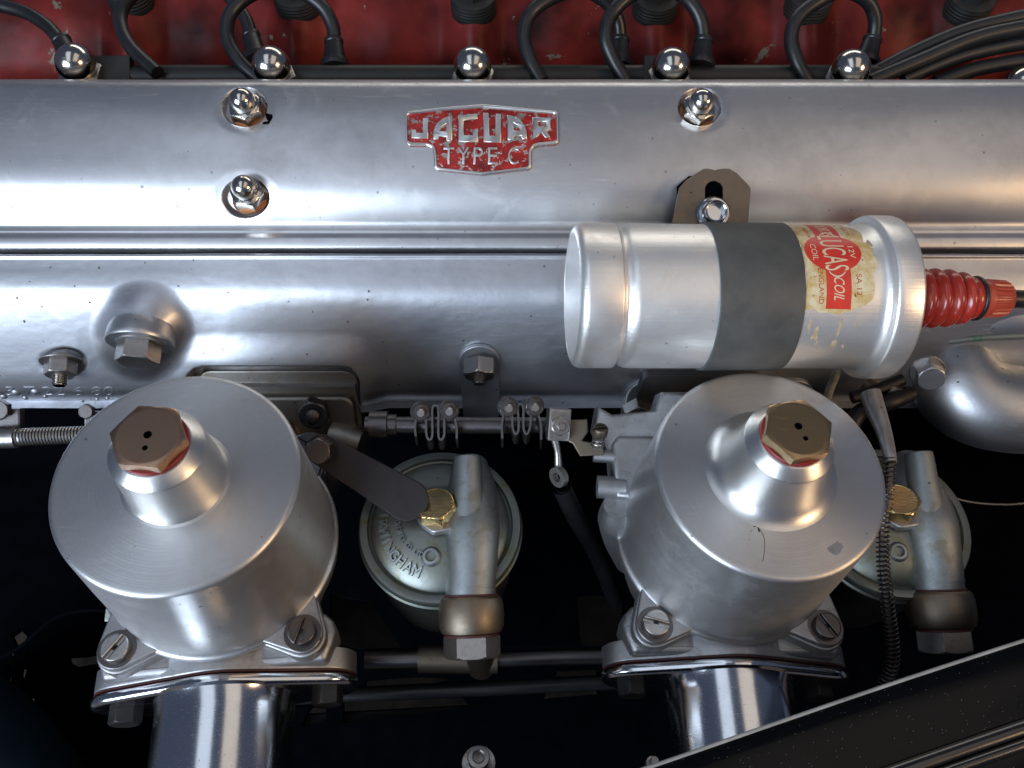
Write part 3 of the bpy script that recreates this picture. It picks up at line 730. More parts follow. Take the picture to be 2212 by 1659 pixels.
# right carburettor mounting with black insulator
Mr = mount(1560, 818, 5.1, 4.6, carbR, m_cast, 1.2, 0.15)
ins = thing('insulator_block', 'black heat insulator plate between the right carburettor and manifold', 'insulator', Mr)
obj('insulator_plate', prism(B(), hull([(-3.9, 0.1, .5), (1.5, 0.1, .5), (-4.3, -1.6, .4), (1.5, -1.8, .3)], 20), 0.0, 0.55, 0.06), m_insul, Mr, ins)
bm = B(); tube(bm, [MR @ Vector((-0.3, 4.0, -9.2)), Mr @ Vector((0, -3.2, -0.5))], [3.0, 2.7], 40, sm=0)
obj('throttle_body', bm, m_cast, Matrix(), carbR)
stud_nut('bright rust-streaked nut at the upper left of the right carburettor', frame(on_plane(1374, 880, Mr, 0.35), (0.0, -0.85, 0.35)) @ rz(8), 0.85, 0.8, None, 0.5)
Mb = frame(at(1440, 905, 40.2), (0, -0.45, 0.89))
bm = B(); prism(bm, [(-2.6, -2.3), (1.2, -2.3), (1.2, 1.3), (-0.2, 1.3), (-0.5, 0.4), (-2.6, 0.2), (-3.3, 0.6), (-3.5, -0.6)], -2.0, 0, 0.18, Mb)
obj('flange_arm', bm, m_cast, Matrix(), carbR)
Mb = frame(at(1368, 985, 39.6), (0, -0.2, 0.98))
bm = B(); prism(bm, [(-0.9, -2.0), (1.4, -2.2), (1.9, 1.0), (-0.7, 1.0), (-1.0, 0.6)], -2.5, 0, 0.2, Mb)
tube(bm, [at(1290, 1052, 39.5), at(1350, 1055, 39.5)], 0.54, 28, sm=0)
tube(bm, [at(1338, 1090, 39.2), at(1336, 1120, 40.2), at(1345, 1165, 42), at(1360, 1210, 44)], [0.75, 1.0, 0.95, 0.8], 24)
obj('side_boss', bm, m_cast, Matrix(), carbR)
obj('side_boss', tube(B(), [at(1282, 985, 39.9), at(1330, 988, 39.9)], 0.3, 20, sm=0), m_cast, Matrix(), carbR)
# small slotted pieces low behind the left carburettor
obj('overflow_stub', box(B(), -0.6, 0.7, -0.3, 0.3, -0.2, 0.2, frame(at(258, 1328, 40), (0, -0.4, 0.9))), m_castdark, Matrix(), carbL)

# ---------------------------------------------------------------- float chambers
def float_chamber(D, label):
    c = Vector((-3.47, 15.17, -37.69)) + D
    M = frame(c + Vector((0, 0.42, 0)), (0.02, 0.0, 1))
    t = thing('float_chamber', label, 'float chamber', M @ T((0, 0, -8)), 'round float chambers')
    lid = obj('lid', lathe(B(), [(3.80, -0.75), (3.98, -0.72), (4.0, -0.60), (3.92, -0.50), (3.92, -0.12), (3.86, -0.02), (3.72, 0.0), (3.52, -0.02), (3.44, -0.16), (3.36, -0.20), (3.28, -0.10), (3.10, 0.10), (2.4, 0.48), (1.6, 0.72), (0.8, 0.82), (0, 0.85)], 96), m_lidoil, M, t)
    obj('bowl', lathe(B(), [(3.78, -0.76), (3.85, -0.9), (3.80, -1.1), (3.70, -1.2), (3.55, -5), (3.3, -7), (2.0, -8.5), (0, -8.6)], 72), m_castdark, M, t)
    a0 = Vector(at(1010, 985, 40.1)) + D; a1 = Vector(at(1017, 1284, 38.7)) + D; ax = (a1 - a0).normalized()
    sp = B(); L_ = (a1 - a0).length
    Ms = frame(a0, ax)
    lathe(sp, [(0, 0), (0.56, 0), (0.64, 0.05), (0.67, 0.3), (0.72, 1.6), (0.95, 3.6), (1.12, L_ - 0.9), (1.17, L_ - 0.1), (1.17, L_)], 48, Ms)
    # web joining the spout to the lid
    obj('inlet_spout', sp, m_castoil, Matrix(), t)
    Q = [M @ Vector((1.35, 3.2, -0.1)), M @ Vector((1.5, 1.5, 0.3)), M @ Vector((1.55, -0.5, 0.4)), M @ Vector((1.6, -3.2, -0.1))]
    obj('spout_web', tube(B(), Q, [0.9, 1.25, 1.35, 1.1], 24), m_castoil, Matrix(), t)
    def R_(z, r, h, mat, nm):
        pr_ = [(0.5, z), (r - 0.02, z), (r, z + 0.03), (r, z + h - 0.03), (r - 0.02, z + h), (0.5, z + h)]; return obj(nm, lathe(B(), pr_, 48), mat, Ms, t)
    R_(L_ + 0.0, 1.25, 0.10, m_gasket, 'fibre_washer')
    obj('banjo_union', lathe(B(), [(1.0, L_ + .1), (1.30, L_ + .1), (1.42, L_ + .2), (1.50, L_ + .5), (1.52, L_ + .95), (1.48, L_ + 1.45), (1.36, L_ + 1.72), (1.0, L_ + 1.76)], 64), m_bronze, Ms, t)
    R_(L_ + 1.76, 1.26, 0.12, m_gasket, 'fibre_washer')
    obj('banjo_nut', hexnut(B(), 1.30, 0.95, T((0, 0, L_ + 1.88)), 0.12, rot=0.50), m_steel, Ms, t)
    # centre bolt
    Mb = frame(M @ Vector((-0.08, 0.12, 0.78)), (-0.05, 0.22, 1))
    obj('seat_washer', prism(B(), hull([(0, 0, 0.98), (0.55, -0.55, 0.50), (0.0, -0.75, 0.40), (0.4, 0.3, 0.8)], 28), 0, 0.30, 0.08), m_cast, Mb, t)
    g = B(); hexnut(g, 1.0, 0.66, T((0, 0, 0.31)), 0.12, rot=0.35)
    obj('brass_bolt', g, m_gold, Mb, t, label='bright brass bolt in the middle of the lid')
    Mv = frame(M @ Vector((-0.30, -1.85, 0.50)), (-0.05, -0.25, 1))
    obj('vent_tube', lathe(B(), [(0.56, -0.2), (0.52, 0.05), (0.42, 0.22), (0.36, 0.28), (0.25, 0.29), (0.22, 0.22), (0.22, -0.5), (0, -0.5)], 32), m_castoil, Mv, t)
    return t, lid, M
fl, lid, MF = float_chamber(Vector((0, 0, 0)), 'middle float chamber, its lid cast with raised lettering, between the carburettors')
float_chamber(Vector((21.9, 0.35, -0.3)), 'right float chamber half hidden behind the spring cable')
def lid_h(r): return lerp_tab([(0, .85), (0.8, .82), (1.6, .72), (2.4, .48), (3.1, .10), (3.3, -.1)], r)
def arc_text(word, R, a0, a1, size, parent, mat, cy=0.25):
    bm = B(); n = len(word)
    for i, ch in enumerate(word):
        if ch == ' ': continue
        a = radians(a0 + (a1 - a0) * (i + 0.5) / n); g = curve_mesh('text', ch, extrude=0.09, bevel=0.0, bres=1)
        def fn(c):
            er = Vector((cos(a), sin(a), 0)); et = Vector((-sin(a), cos(a), 0))
            p = er * (R - c.y * size * 1.0) + et * (c.x * size * 0.9); p.y += cy
            return Vector((p.x, p.y, lid_h(sqrt(p.x ** 2 + p.y ** 2)) + 0.02 + (c.z + 0.05) * 0.8))
        merge(bm, remap(g, fn))
    obj('lettering', bm, mat, MF, parent)
arc_text('BIRMINGHAM', 2.72, 160, 254, 0.66, lid, m_castoil, 0.0)
arc_text('CARBURETTER CO LTD', 1.98, 165, 250, 0.30, lid, m_castoil, 0.0)

# strap from the carburettor to the float chamber
p0 = at(688, 968, 39.1); p1 = at(893, 1092, 37.75); p2 = at(935, 1112, 37.9)
d = (p1 - p0); Ls = d.length; Mst = frame(p0, (0, -0.40, 0.9), d)
st = thing('steadying_strap', 'flat blackened strap running down to the brass bolt of the middle float chamber', 'strap', Mst)
obj('strap_plate', prism(B(), hull([(0.15, 0, 0.72), (Ls - 0.55, 0, 0.98)], 40), -0.15, 0.1, 0.04, None), m_strap, Mst, st)

# ---------------------------------------------------------------- ignition coil
CD = (X * cos(radians(3.2)) + F * sin(radians(3.2))).normalized()
MC = frame(at(1235, 640, 37.0), CD, -F)      # z along the can, x towards the front, y downwards in the picture
coil = thing('ignition_coil', 'silver cylindrical ignition coil with dark band and yellowed red label', 'ignition coil', MC)
obj('coil_can', lathe(B(), [(0, 0), (2.78, 0)] + arc(2.78, 0.40, 0.42, -90, 0, 6) + [(3.2, 1.72), (3.17, 1.80), (3.05, 1.86), (3.00, 1.93), (3.01, 2.02), (3.10, 2.15), (3.17, 2.30), (3.2, 2.5), (3.2, 12.4),
    (3.22, 12.65), (3.30, 12.85), (3.42, 12.95), (3.55, 12.99), (3.62, 13.04), (3.65, 13.12), (3.66, 13.3), (3.66, 14.05), (3.63, 14.15), (3.56, 14.20), (3.3, 14.22), (3.2, 14.05), (0, 14.05)], 128), m_coil, MC, coil, ang=50)
obj('clamp_band', lathe(B(), [(3.2, 5.72), (3.27, 5.72), (3.30, 5.76), (3.30, 9.22), (3.27, 9.27), (3.2, 9.27)], 128), m_band, MC, coil)
ear = box(B(), -0.5, 0.6, -4.3, -3.1, 6.3, 8.7, None, 0.06); obj('clamp_ear', ear, m_band, MC @ rz(-48), coil)
tw = [(1.62, 14.0), (1.62, 14.25), (1.3, 14.3)]
for k in range(6):
    z0 = 14.25 + k * 0.65; R_ = [1.40, 1.40, 1.38, 1.36, 1.32, 1.20][k]
    tw += [(R_ - 0.24 + 0.24 * sin(pi * q / 8), z0 + 0.62 * q / 8) for q in range(9)]
tw += [(0.98, 18.2), (0.96, 18.4), (0.9, 18.45), (0, 18.45)]
tower = obj('terminal_tower', lathe(B(), tw, 72), m_bake, MC, coil, ang=60, label='glossy red ribbed insulator')
obj('sealing_ring', lathe(B(), [(0.8, 18.4)] + arc(0.93, 18.52, 0.10, -90, 90, 6) + [(0.8, 18.62)], 48), m_rubber, MC, coil)
bm = B(); nk = 96
def kr(a, r, d): return r + (d if (a * 24 / (2 * pi)) % 1 < 0.5 else 0)
prev = None
for z, r, d in [(18.6, 0.86, 0), (18.72, 0.90, 0), (19.0, 0.88, 0), (19.05, 0.83, 0.06), (19.8, 0.78, 0.06), (19.95, 0.72, 0.04), (20.05, 0.64, 0), (20.1, 0.5, 0)]:
    cur = ring(bm, [Vector((kr(2 * pi * (k + .25) / nk, r, d) * cos(2 * pi * k / nk), kr(2 * pi * (k + .25) / nk, r, d) * sin(2 * pi * k / nk), z)) for k in range(nk)])
    if prev: bridge(bm, prev, cur)
    prev = cur
bm.faces.new(prev)
obj('knurled_cap', bm, m_bake2, MC, coil, ang=25, label='orange red knurled terminal cap')
obj('terminal_block', box(B(), -0.3, 0.5, 2.2, 3.15, 14.05, 14.75, None, 0.08), m_bake2, MC, coil)
obj('terminal_screw', hexnut(B(), 0.34, 0.5, T((0, 0, 0)), 0.05), m_steel, MC @ T((0.9, 2.55, 14.1)), coil)
lead = thing('coil_lead', 'black cable leaving the red knurled cap towards the right edge', 'cable', MC @ T((0, 0, 21)))
obj('lead_cable', tube(B(), [MC @ Vector((0, 0, 20.0)), MC @ Vector((0, 0.1, 22.0)), MC @ Vector((0.3, 0.6, 25)), MC @ Vector((1, 2, 28))], 0.42, 16), m_rubber, Matrix(), lead)
m_glue = plain('brown_glue_residue', (0.42, 0.33, 0.20), 0.45, var=0.4, scale=300)
# the paper label, laid on the can: u along the can, ph up round it (degrees)
def can(u, ph, off=0.0):
    a = radians(-ph + 5.4); r = 3.2 + off; return MC @ Vector((r * cos(a), r * sin(a), u))
def on_can(polys, h, lift, bev=0, maxlen=0.25):
    bm = curve_mesh('poly', polys, extrude=0.5)      # polygon coordinates: x=u cm, y=arc cm
    return remap(bm, lambda c: can(c.x, degrees(c.y / 3.2), lift + (c.z + 0.5) * h), maxlen=maxlen)
rnd = random.Random(3)
edge = []
for k in range(14): edge.append((9.32 + 0.06 * rnd.uniform(-1, 1), -0.55 + k * 5.4 / 13))
for k in range(8): edge.append((9.6 + k * 0.3 + 0.05 * rnd.uniform(-1, 1), 4.95 + 0.1 * rnd.uniform(-1, 1)))
for x, y in [(11.95, 4.5), (11.85, 4.1), (12.05, 3.85), (12.22, 3.3), (12.12, 2.6), (12.35, 2.2), (12.28, 1.9), (12.45, 1.55), (12.35, 1.3), (12.18, 0.9), (12.2, 0.3), (12.12, -0.1), (11.95, -0.22), (11.8, -0.38), (11.4, -0.5), (11.1, -0.6), (10.7, -0.75), (10.3, -0.62), (9.9, -0.7), (9.6, -0.5)]:
    edge.append((x + 0.03 * rnd.uniform(-1, 1), y + 0.03 * rnd.uniform(-1, 1)))
lab = obj('paper_label', on_can([edge], 0.014, 0.0), m_paper, Matrix(), coil, label='yellowed torn paper label printed in red')
UC, VC = 10.62, 2.02      # centre of the oval
obj('printed_block', on_can([[(10.16, -0.50), (11.22, -0.52), (11.22, 1.3), (10.16, 1.25)]], 0.004, 0.0145), m_lred, Matrix(), lab)
obj('printed_block', on_can([[(10.12, 2.7), (11.2, 2.75), (11.25, 4.9), (10.15, 4.9)]], 0.004, 0.0145), m_lred, Matrix(), lab)
obj('printed_oval', on_can([[(UC + 1.20 * cos(2 * pi * k / 48), VC + 0.98 * sin(2 * pi * k / 48)) for k in range(48)]], 0.004, 0.020), m_lred, Matrix(), lab)
for s0 in (1, -1):
    arc_o = [(UC + 0.03 + 0.60 * cos(radians(t)), VC + s0 * 1.22 * sin(radians(t))) for t in range(52, 129, 6)]
    arc_i = [(UC + 0.03 + 0.60 * cos(radians(t)), VC + s0 * 1.15 * sin(radians(t))) for t in range(128, 51, -6)]
    obj('printed_arc', on_can([arc_o + arc_i], 0.003, 0.026), m_lcream, Matrix(), lab)
def can_text(s, u, v, size, length, mat, lift, slant=0, bold=0.0):
    """text read down the can; letters' tops point to +u"""
    bm = curve_mesh('text', s, extrude=0.01, bevel=bold)
    xs_ = [q.co.x for q in bm.verts]; ys_ = [q.co.y for q in bm.verts]; x0, x1, y0, y1 = min(xs_), max(xs_), min(ys_), max(ys_)
    for q in bm.verts:
        fx = (q.co.x - x0) / (x1 - x0) - 0.5; fy = (q.co.y - y0) / (y1 - y0) - 0.5
        uu = u + fy * size; vv = v - fx * length - slant * fy * size; zz = lift + (q.co.z + 0.01) * 0.12
        q.co = can(uu, degrees(vv / 3.2), zz)
    return obj('lettering', bm, mat, Matrix(), lab)
can_text('LUCAS', UC + 0.04, VC, 1.0, 1.85, m_lcream, 0.030)
can_text('12V', UC + 0.80, VC - 0.05, 0.24, 0.62, m_lcream, 0.030)
can_text('COIL', UC - 0.80, VC - 0.05, 0.24, 0.85, m_lcream, 0.030)
can_text('COIL', 10.70, 0.30, 0.44, 0.98, m_lcream, 0.022, 0.25)
can_text('SPORTS', 10.68, 3.7, 0.50, 1.5, m_lcream, 0.022, 0.25)
can_text('ENGLAND', 9.95, 0.45, 0.22, 1.5, m_redtext, 0.017)
can_text('SA 12', 11.55, 0.50, 0.22, 0.9, m_redtext, 0.017)
can_text('MADE IN', 9.85, 3.3, 0.16, 0.9, m_redtext, 0.017)
can_text('VOLTS', 11.6, 3.5, 0.16, 0.9, m_redtext, 0.017)
for i, (u, v, a, b) in enumerate([(9.9, -1.6, 0.10, 0.35), (10.1, -2.1, 0.05, 0.25), (10.9, -1.3, 0.05, 0.30), (10.85, -2.2, 0.08, 0.22), (11.3, -2.3, 0.05, 0.12), (11.6, -1.2, 0.05, 0.14), (9.6, -1.2, 0.06, 0.3), (12.3, 2.5, .12, .2)]):
    obj('glue_stain', on_can([blob(u, v, a, b, i + 20, 16, 0.6)], 0.003, 0.0), m_glue, Matrix(), coil)

# bracket behind the coil
def z3(x, y, x0=1660, y0=0): return ((x0 + x / 2.44) * 0.864, (y0 + y / 2.44) * 0.864)
brk = thing('coil_bracket', 'rusty slotted mounting bracket rising behind the coil band', 'bracket', T(COV.pt(1540, 400, 0.7)))
po = [z3(*q) for q in [(40, 1420), (95, 1145), (140, 1095), (240, 1032), (265, 1030), (290, 1034), (310, 1040), (330, 1034), (360, 1030), (400, 1030), (445, 1058), (520, 1135), (528, 1150), (528, 1190), (500, 1500), (40, 1500)]]
sl = [z3(305 + 56 * cos(a), (1160 if sin(a) < 0 else 1300) + 56 * sin(a)) for a in [2 * pi * k / 32 for k in range(32)]]
bm = curve_mesh('poly', [[(x, -y) for x, y in po], [(x, -y) for x, y in sl[::-1]]], extrude=0.5)
bp = COV.pt(1540, 366, 0.75); bn = Vector((0, -0.56, 0.83)); 
def brk_pt(px, r, off):
    d = ray(px, r); s = (bp.dot(bn)) / d.dot(bn); return d * s + bn * off
remap(bm, lambda c: brk_pt(c.x, -c.y, (c.z - 0.5) * 0.22), maxlen=30)
obj('bracket_plate', bm, m_bracket, Matrix(), brk)
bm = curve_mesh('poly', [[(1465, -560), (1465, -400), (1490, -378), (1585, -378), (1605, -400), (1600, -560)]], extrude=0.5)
obj('slot_shade_sheet', remap(bm, lambda c: brk_pt(c.x, -c.y, -0.27 + (c.z - 0.5) * 0.12)), m_black, Matrix(), brk)  # added black sheet that paints the shade seen through the slot
Ms = frame(brk_pt(1540, 462, 0.05), bn)
scw = thing('clamp_screw', 'chromed ring-headed screw in the bracket slot just above the dark band', 'screw', Ms)
obj('screw_ring', lathe(B(), [(0.45, 0), (0.80, 0), (0.82, 0.08), (0.72, 0.2), (0.60, 0.22), (0.58, 0.35), (0.55, 0.6), (0.50, 0.66), (0.42, 0.62), (0.40, 0.2), (0, 0.2)], 48), m_chrome, Ms, scw, ang=40)

# ---------------------------------------------------------------- throttle linkage
m_shaft = metal('worn_shaded_shaft_steel', (0.14, 0.13, 0.13), 0.34, 0.15, 0.5, pits=0.5, bump=0.10, cloud=120, stain=0.4, staincol=(0.10, 0.06, 0.05), seed=41)  # base colour darkened to paint in the shade the linkage lies in
lx = thing('throttle_shaft', 'thin dull steel throttle shaft between the two carburettors', 'shaft', T(at(1000, 918, 40)))
obj('shaft_rod', tube(B(), [at(790, 918, 40.2), at(1215, 920, 40.2)], 0.40, 32, sm=0), m_shaft, Matrix(), lx)
bm = B(); tube(bm, [at(800, 918, 40.2), at(838, 918, 40.2)], 0.66, 32, sm=0); tube(bm, [at(838, 918, 40.2), at(857, 918, 40.2)], 0.50, 32, sm=0)
obj('shaft_collar', bm, m_darksteel, Matrix(), lx)
def ribbon(path, depth, w, th=0.05):
    """thin strip seen edge-on: path in the picture plane at a depth, its width running away"""
    pts = spline([Vector((x, y, 0)) for x, y in path], 6); bm = B(); prev = None; n = len(pts)
    for i, p in enumerate(pts):
        t = (pts[min(i + 1, n - 1)] - pts[max(i - 1, 0)]).normalized(); nn = Vector((-t.y, t.x, 0)) * (th * 1800 / depth)
        a = at(p.x + nn.x, p.y + nn.y, depth); b = at(p.x - nn.x, p.y - nn.y, depth); cur = [bm.verts.new(q) for q in (a, b, b + wd * w, a + wd * w)]
        if prev: bridge(bm, prev, cur)
        else: bm.faces.new(cur)
        prev = cur
    bm.faces.new(prev[::-1]); return bm
wd = (F * 0.8 - U * 0.6).normalized()
def z5(x, y): return ((850 + x / 2.44) * 0.864, (620 + y / 2.44) * 0.864)
def coupling(paths, nuts, label, mat, depth):
    t = thing('shaft_coupling', label, 'coupling', T(at(*z5(*paths[0][3]), depth)), 'folded spring couplings on the throttle shaft')
    obj('folded_strip', ribbon([z5(*q) for q in paths[0]], depth, 0.8), mat, Matrix(), t)
    for P in paths[1:]:
        obj('clamp_strip', ribbon([z5(*q) for q in P], depth, 0.8), mat, Matrix(), t)
    for x, y, s in nuts:
        M = frame(at(*z5(x, y), depth + 0.1), (0.1, -0.62, 0.78)) @ rz(s)
        obj('clamp_nut', hexnut(B(), 0.44, 0.34, None, 0.06), mat, M, t)
        obj('clamp_stud', lathe(B(), [(0.21, 0.3), (0.21, 0.55), (0.17, 0.6), (0, 0.6)], 20), m_steel, M, t)
        obj('clamp_washer', lathe(B(), [(0, 0), (0.50, 0), (0.50, -0.08), (0, -0.08)], 24), mat, M, t)
coupling([[(525, 1040), (527, 1140), (545, 1170), (563, 1140), (563, 985), (583, 963), (600, 985), (600, 1140), (617, 1170), (635, 1140), (636, 1040)],
          [(462, 1150), (458, 1090), (470, 1010)], [(712, 1165), (710, 1090), (690, 1010)]], [(492, 1000, 10), (664, 992, 30)],
         'folded spring coupling at the left, beside the dark collar of the shaft', m_darksteel, 39.3)  # darker steel paints in the shade on this coupling
coupling([[(1050, 1020), (1054, 1100), (1072, 1137), (1090, 1100), (1085, 975), (1100, 955), (1118, 975), (1120, 1100), (1138, 1137), (1158, 1100), (1165, 1020)],
          [(990, 1165), (988, 1080), (1000, 1000)], [(1228, 1170), (1225, 1080), (1205, 1000)]], [(1024, 972, 0), (1182, 966, 20)],
         'folded spring coupling with long ribbon loops next to the clamp lever', m_shaft, 39.0)
for x in (1072, 1138): pass
# lever
Ml = wpx(1208, 913, 39.0, (0.15, -0.6, 0.78), -4)
lv = thing('throttle_lever', 'clamped steel lever with an eye hanging from the shaft end', 'lever', Ml)
obj('lever_block', box(B(), -0.55, 0.50, -0.85, 0.65, -0.6, 0.25, Ml, 0.08), m_steel, Matrix(), lv)
obj('lever_nut', hexnut(B(), 0.47, 0.32, T((-0.02, -0.1, 0.25)), 0.06), m_steel, Ml, lv)
obj('lever_stud', lathe(B(), [(0.2, 0.5), (0.2, 0.75), (0.15, 0.8), (0, 0.8)], 20), m_steel, Ml @ T((-0.02, -0.1, 0)), lv)
obj('lever_arm', tube(B(), [at(1196, 940, 39.4), at(1204, 975, 39.6), at(1206, 1010, 39.8)], [0.22, 0.16, 0.2], 12), m_steel, Matrix(), lv)
eye = B(); Me = wpx(1212, 1028, 39.6, (-0.75, -0.55, 0.4))
nR = 28; prev = None
for r, z in [(0.24, 0), (0.5, 0), (0.5, 0.3), (0.24, 0.3), (0.24, 0)]:
    cur = ring(eye, [Me @ Vector((r * cos(2 * pi * k / nR), r * sin(2 * pi * k / nR), z)) for k in range(nR)])
    if prev: bridge(eye, prev, cur)
    prev = cur
obj('lever_eye', eye, m_steel, Matrix(), lv)
hs = thing('open_hose', 'dark open-ended hose slanting down between float chamber and right carburettor', 'hose', T(at(1215, 1055, 41)))
hp = [at(1213, 1052, 41), at(1245, 1120, 43), at(1290, 1200, 46), at(1330, 1300, 49)]
bm = B(); tube(bm, hp, 0.48, 20, cap=False); tube(bm, hp, 0.33, 20, cap=False); obj('hose_wall', bm, m_rubber, Matrix(), hs)
# brown stop bracket and its spring screw
Mk = wpx(1262, 925, 39.6, (0.0, -0.5, 0.86))
sb = thing('stop_bracket', 'rust-brown bent bracket holding a short vertical adjusting screw', 'bracket', Mk)
obj('bracket_plate', prism(B(), [(-1.0, 0.35), (0.15, 0.42), (0.2, -0.2), (-0.1, -0.6), (0.6, -0.75), (0.9, -0.7), (0.95, -1.3), (-0.2, -1.35), (-0.55, -0.75), (-0.9, -0.6)], -0.3, 0, 0.06), m_bronze, Mk, sb)
Ma = wpx(1291, 958, 39.2, (0.1, 0.35, 0.95))
aj = thing('adjusting_screw', 'brown slotted adjusting screw with a tiny spring above the stop bracket', 'screw', Ma)
slot_screw('screw_head', Ma @ T((0, 0, 0.55)), 0.36, 0.45, aj, m_bronze, 20)
hel = [Vector((0.26 * cos(a), 0.26 * sin(a), -0.3 + a * 0.035)) for a in [k * 0.5 for k in range(50)]]
obj('screw_spring', tube(B(), hel, 0.045, 6, sm=0), m_steel, Ma, aj)

# left end linkage
def helix_tube(path, R, wire, turns, seg=6, per=14):
    pts = spline(path, 24); n = len(pts); L = [0]
    for a, b in zip(pts, pts[1:]): L.append(L[-1] + (b - a).length)
    up = None; out = []; tot = turns * per; fr = []
    for i, p in enumerate(pts):
        t = (pts[min(i + 1, n - 1)] - pts[max(i - 1, 0)]).normalized()
        up = (t.orthogonal() if up is None else up); up = (up - t * up.dot(t)).normalized(); fr.append((up.copy(), t.cross(up)))
    j = 0
    for k in range(tot + 1):
        s = L[-1] * k / tot
        while j < n - 2 and L[j + 1] < s: j += 1
        f = (s - L[j]) / max(1e-9, L[j + 1] - L[j]); p = pts[j].lerp(pts[j + 1], f); a = 2 * pi * k / per
        RR = R(k / tot) if callable(R) else R
        out.append(p + fr[j][0] * cos(a) * RR + fr[j][1] * sin(a) * RR)
    return tube(B(), out, wire, seg, sm=0)
ls = thing('return_spring', 'tight horizontal coil spring at the left edge beside the left bell', 'spring', T(at(100, 942, 39)))
obj('spring_wire', helix_tube([at(38, 945, 39), at(110, 942, 39.1), at(230, 938, 39.3)], 0.36, 0.062, 28), m_steel, Matrix(), ls)
obj('spring_rod', tube(B(), [at(20, 945, 39), at(240, 938, 39.3)], 0.22, 16, sm=0), m_darksteel, Matrix(), ls)
es = thing('shaft_sleeve', 'steel sleeve with clamp nut at the far left edge under the manifold', 'clamp', T(at(20, 940, 39)))
obj('sleeve_tube', tube(B(), [at(-60, 948, 39), at(38, 945, 39)], 0.50, 32, sm=0), m_steel, Matrix(), es)
Mz = wpx(18, 905, 39.3, (0.1, -0.55, 0.8)); obj('sleeve_block', box(B(), -0.7, 0.6, -0.6, 0.5, -0.4, 0.15, Mz, 0.1), m_darksteel, Matrix(), es)
obj('clamp_nut', hexnut(B(), 0.5, 0.4, T((-0.2, 0.45, 0.15)), 0.08), m_darksteel, Mz, es)
Mz = wpx(200, 893, 39.6, (0.1, -0.55, 0.8)) ; t = thing('small_clamp', 'small brownish clamp screw between manifold edge and left bell', 'clamp', Mz)
obj('clamp_nut', hexnut(B(), 0.36, 0.35, T((-.2, .1, 0)), 0.06), m_darksteel, Mz, t); obj('clamp_block', box(B(), -0.4, 0.5, -0.9, 0.1, -0.5, 0.0, Mz, 0.08), m_darksteel, Matrix(), t)

# ---------------------------------------------------------------- fuel pipe, lower rods and small fittings
fp = thing('fuel_pipe', 'dark fuel pipe with bronze union block under the middle float chamber', 'pipe', T(at(1050, 1425, 44)))
obj('pipe_run', tube(B(), [at(790, 1425, 44.0), at(930, 1422, 44)], 0.55, 20, sm=0), m_darksteel, Matrix(), fp)
obj('pipe_run', tube(B(), [at(1060, 1425, 44.0), at(1200, 1420, 44), at(1330, 1418, 44)], 0.42, 20, sm=0), m_darksteel, Matrix(), fp)
Mu = wpx(990, 1425, 44, (0, -0.3, 0.95)); bm = B(); tube(bm, [at(905, 1424, 44), at(1075, 1425, 44)], 0.72, 28, sm=0); tube(bm, [at(1030, 1380, 42), at(1040, 1440, 44.3)], 0.75, 24, sm=0)
obj('union_block', bm, m_bronze, Matrix(), fp)
rd = thing('cross_rod', 'thin black rod crossing low between the two air horns', 'rod', T(at(1000, 1490, 46)))
obj('rod_bar', tube(B(), [at(600, 1508, 46), at(1000, 1490, 46), at(1400, 1470, 46)], 0.42, 16), m_rubber, Matrix(), rd)
Mn = wpx(1034, 1650, 38.5, (0.03, 0.1, 1.0))
nip = thing('grease_nipple', 'small bright hollow nipple standing alone at the bottom centre', 'nipple', Mn)
obj('nipple_body', lathe(B(), [(0.74, -2.5), (0.78, 0.0), (0.76, 0.12), (0.5, 0.22), (0.44, 0.28)], 40), m_steel, Mn, nip)
obj('nipple_tip', lathe(B(), [(0.44, 0.2), (0.36, 0.35), (0.36, 0.9), (0.46, 1.0), (0.50, 1.1), (0.47, 1.2), (0.30, 1.22), (0.24, 1.16), (0.22, 0.6), (0, 0.6)], 40), m_steel, Mn, nip)
Mq = wpx(1413, 1645, 37, (0.03, 0.1, 1.0)); t = thing('small_pin', 'tiny bright pin end peeping over the wing edge near the bottom', 'pin', Mq)
obj('pin_shaft', lathe(B(), [(0.18, -2), (0.18, 0.2), (0.15, 0.24), (0, 0.24)], 20), m_steel, Mq, t); obj('pin_collar', lathe(B(), [(0.18, -0.8), (0.3, -0.8), (0.3, -0.3), (0.18, -0.3)], 20), m_steel, Mq, t)

# spring-wrapped cable at the right
sc_ = thing('spring_cable', 'choke cable wrapped in a thin spring, hanging right of the right bell', 'cable', T(at(1905, 1000, 38)))
def cp(q): return [at(x, y, d) for x, y, d in q]
obj('cable_sheath', tube(B(), cp([(1880, 850, 40.5), (1893, 890, 40), (1908, 930, 39.2), (1920, 975, 38.4), (1925, 1000, 38.1)]), [0.50, 0.46, 0.36, 0.30, 0.26], 20), m_conduitmetal if 'm_conduitmetal' in globals() else m_cast, Matrix(), sc_)
cpth = cp([(1923, 985, 38.2), (1918, 1060, 37.8), (1908, 1150, 37.5), (1908, 1220, 37.5), (1918, 1310, 37.6), (1928, 1390, 37.8), (1926, 1440, 38), (1900, 1500, 38.6), (1880, 1560, 39.2)])
obj('inner_cable', tube(B(), cpth, 0.17, 10), m_darksteel, Matrix(), sc_)
obj('cable_spring', helix_tube(cpth, lambda f: 0.24 + 0.05 * min(1, f * 2), 0.038, 62, 5, 12), m_darksteel, Matrix(), sc_)
bc = thing('braided_wire', 'pale cloth-braided wire dropping behind the right bell', 'wire', T(at(1800, 830, 40)))
obj('wire_braid', tube(B(), cp([(1815, 780, 39.6), (1803, 815, 39.8), (1790, 850, 40.2), (1780, 900, 41)]), 0.20, 12), m_cloth, Matrix(), bc)
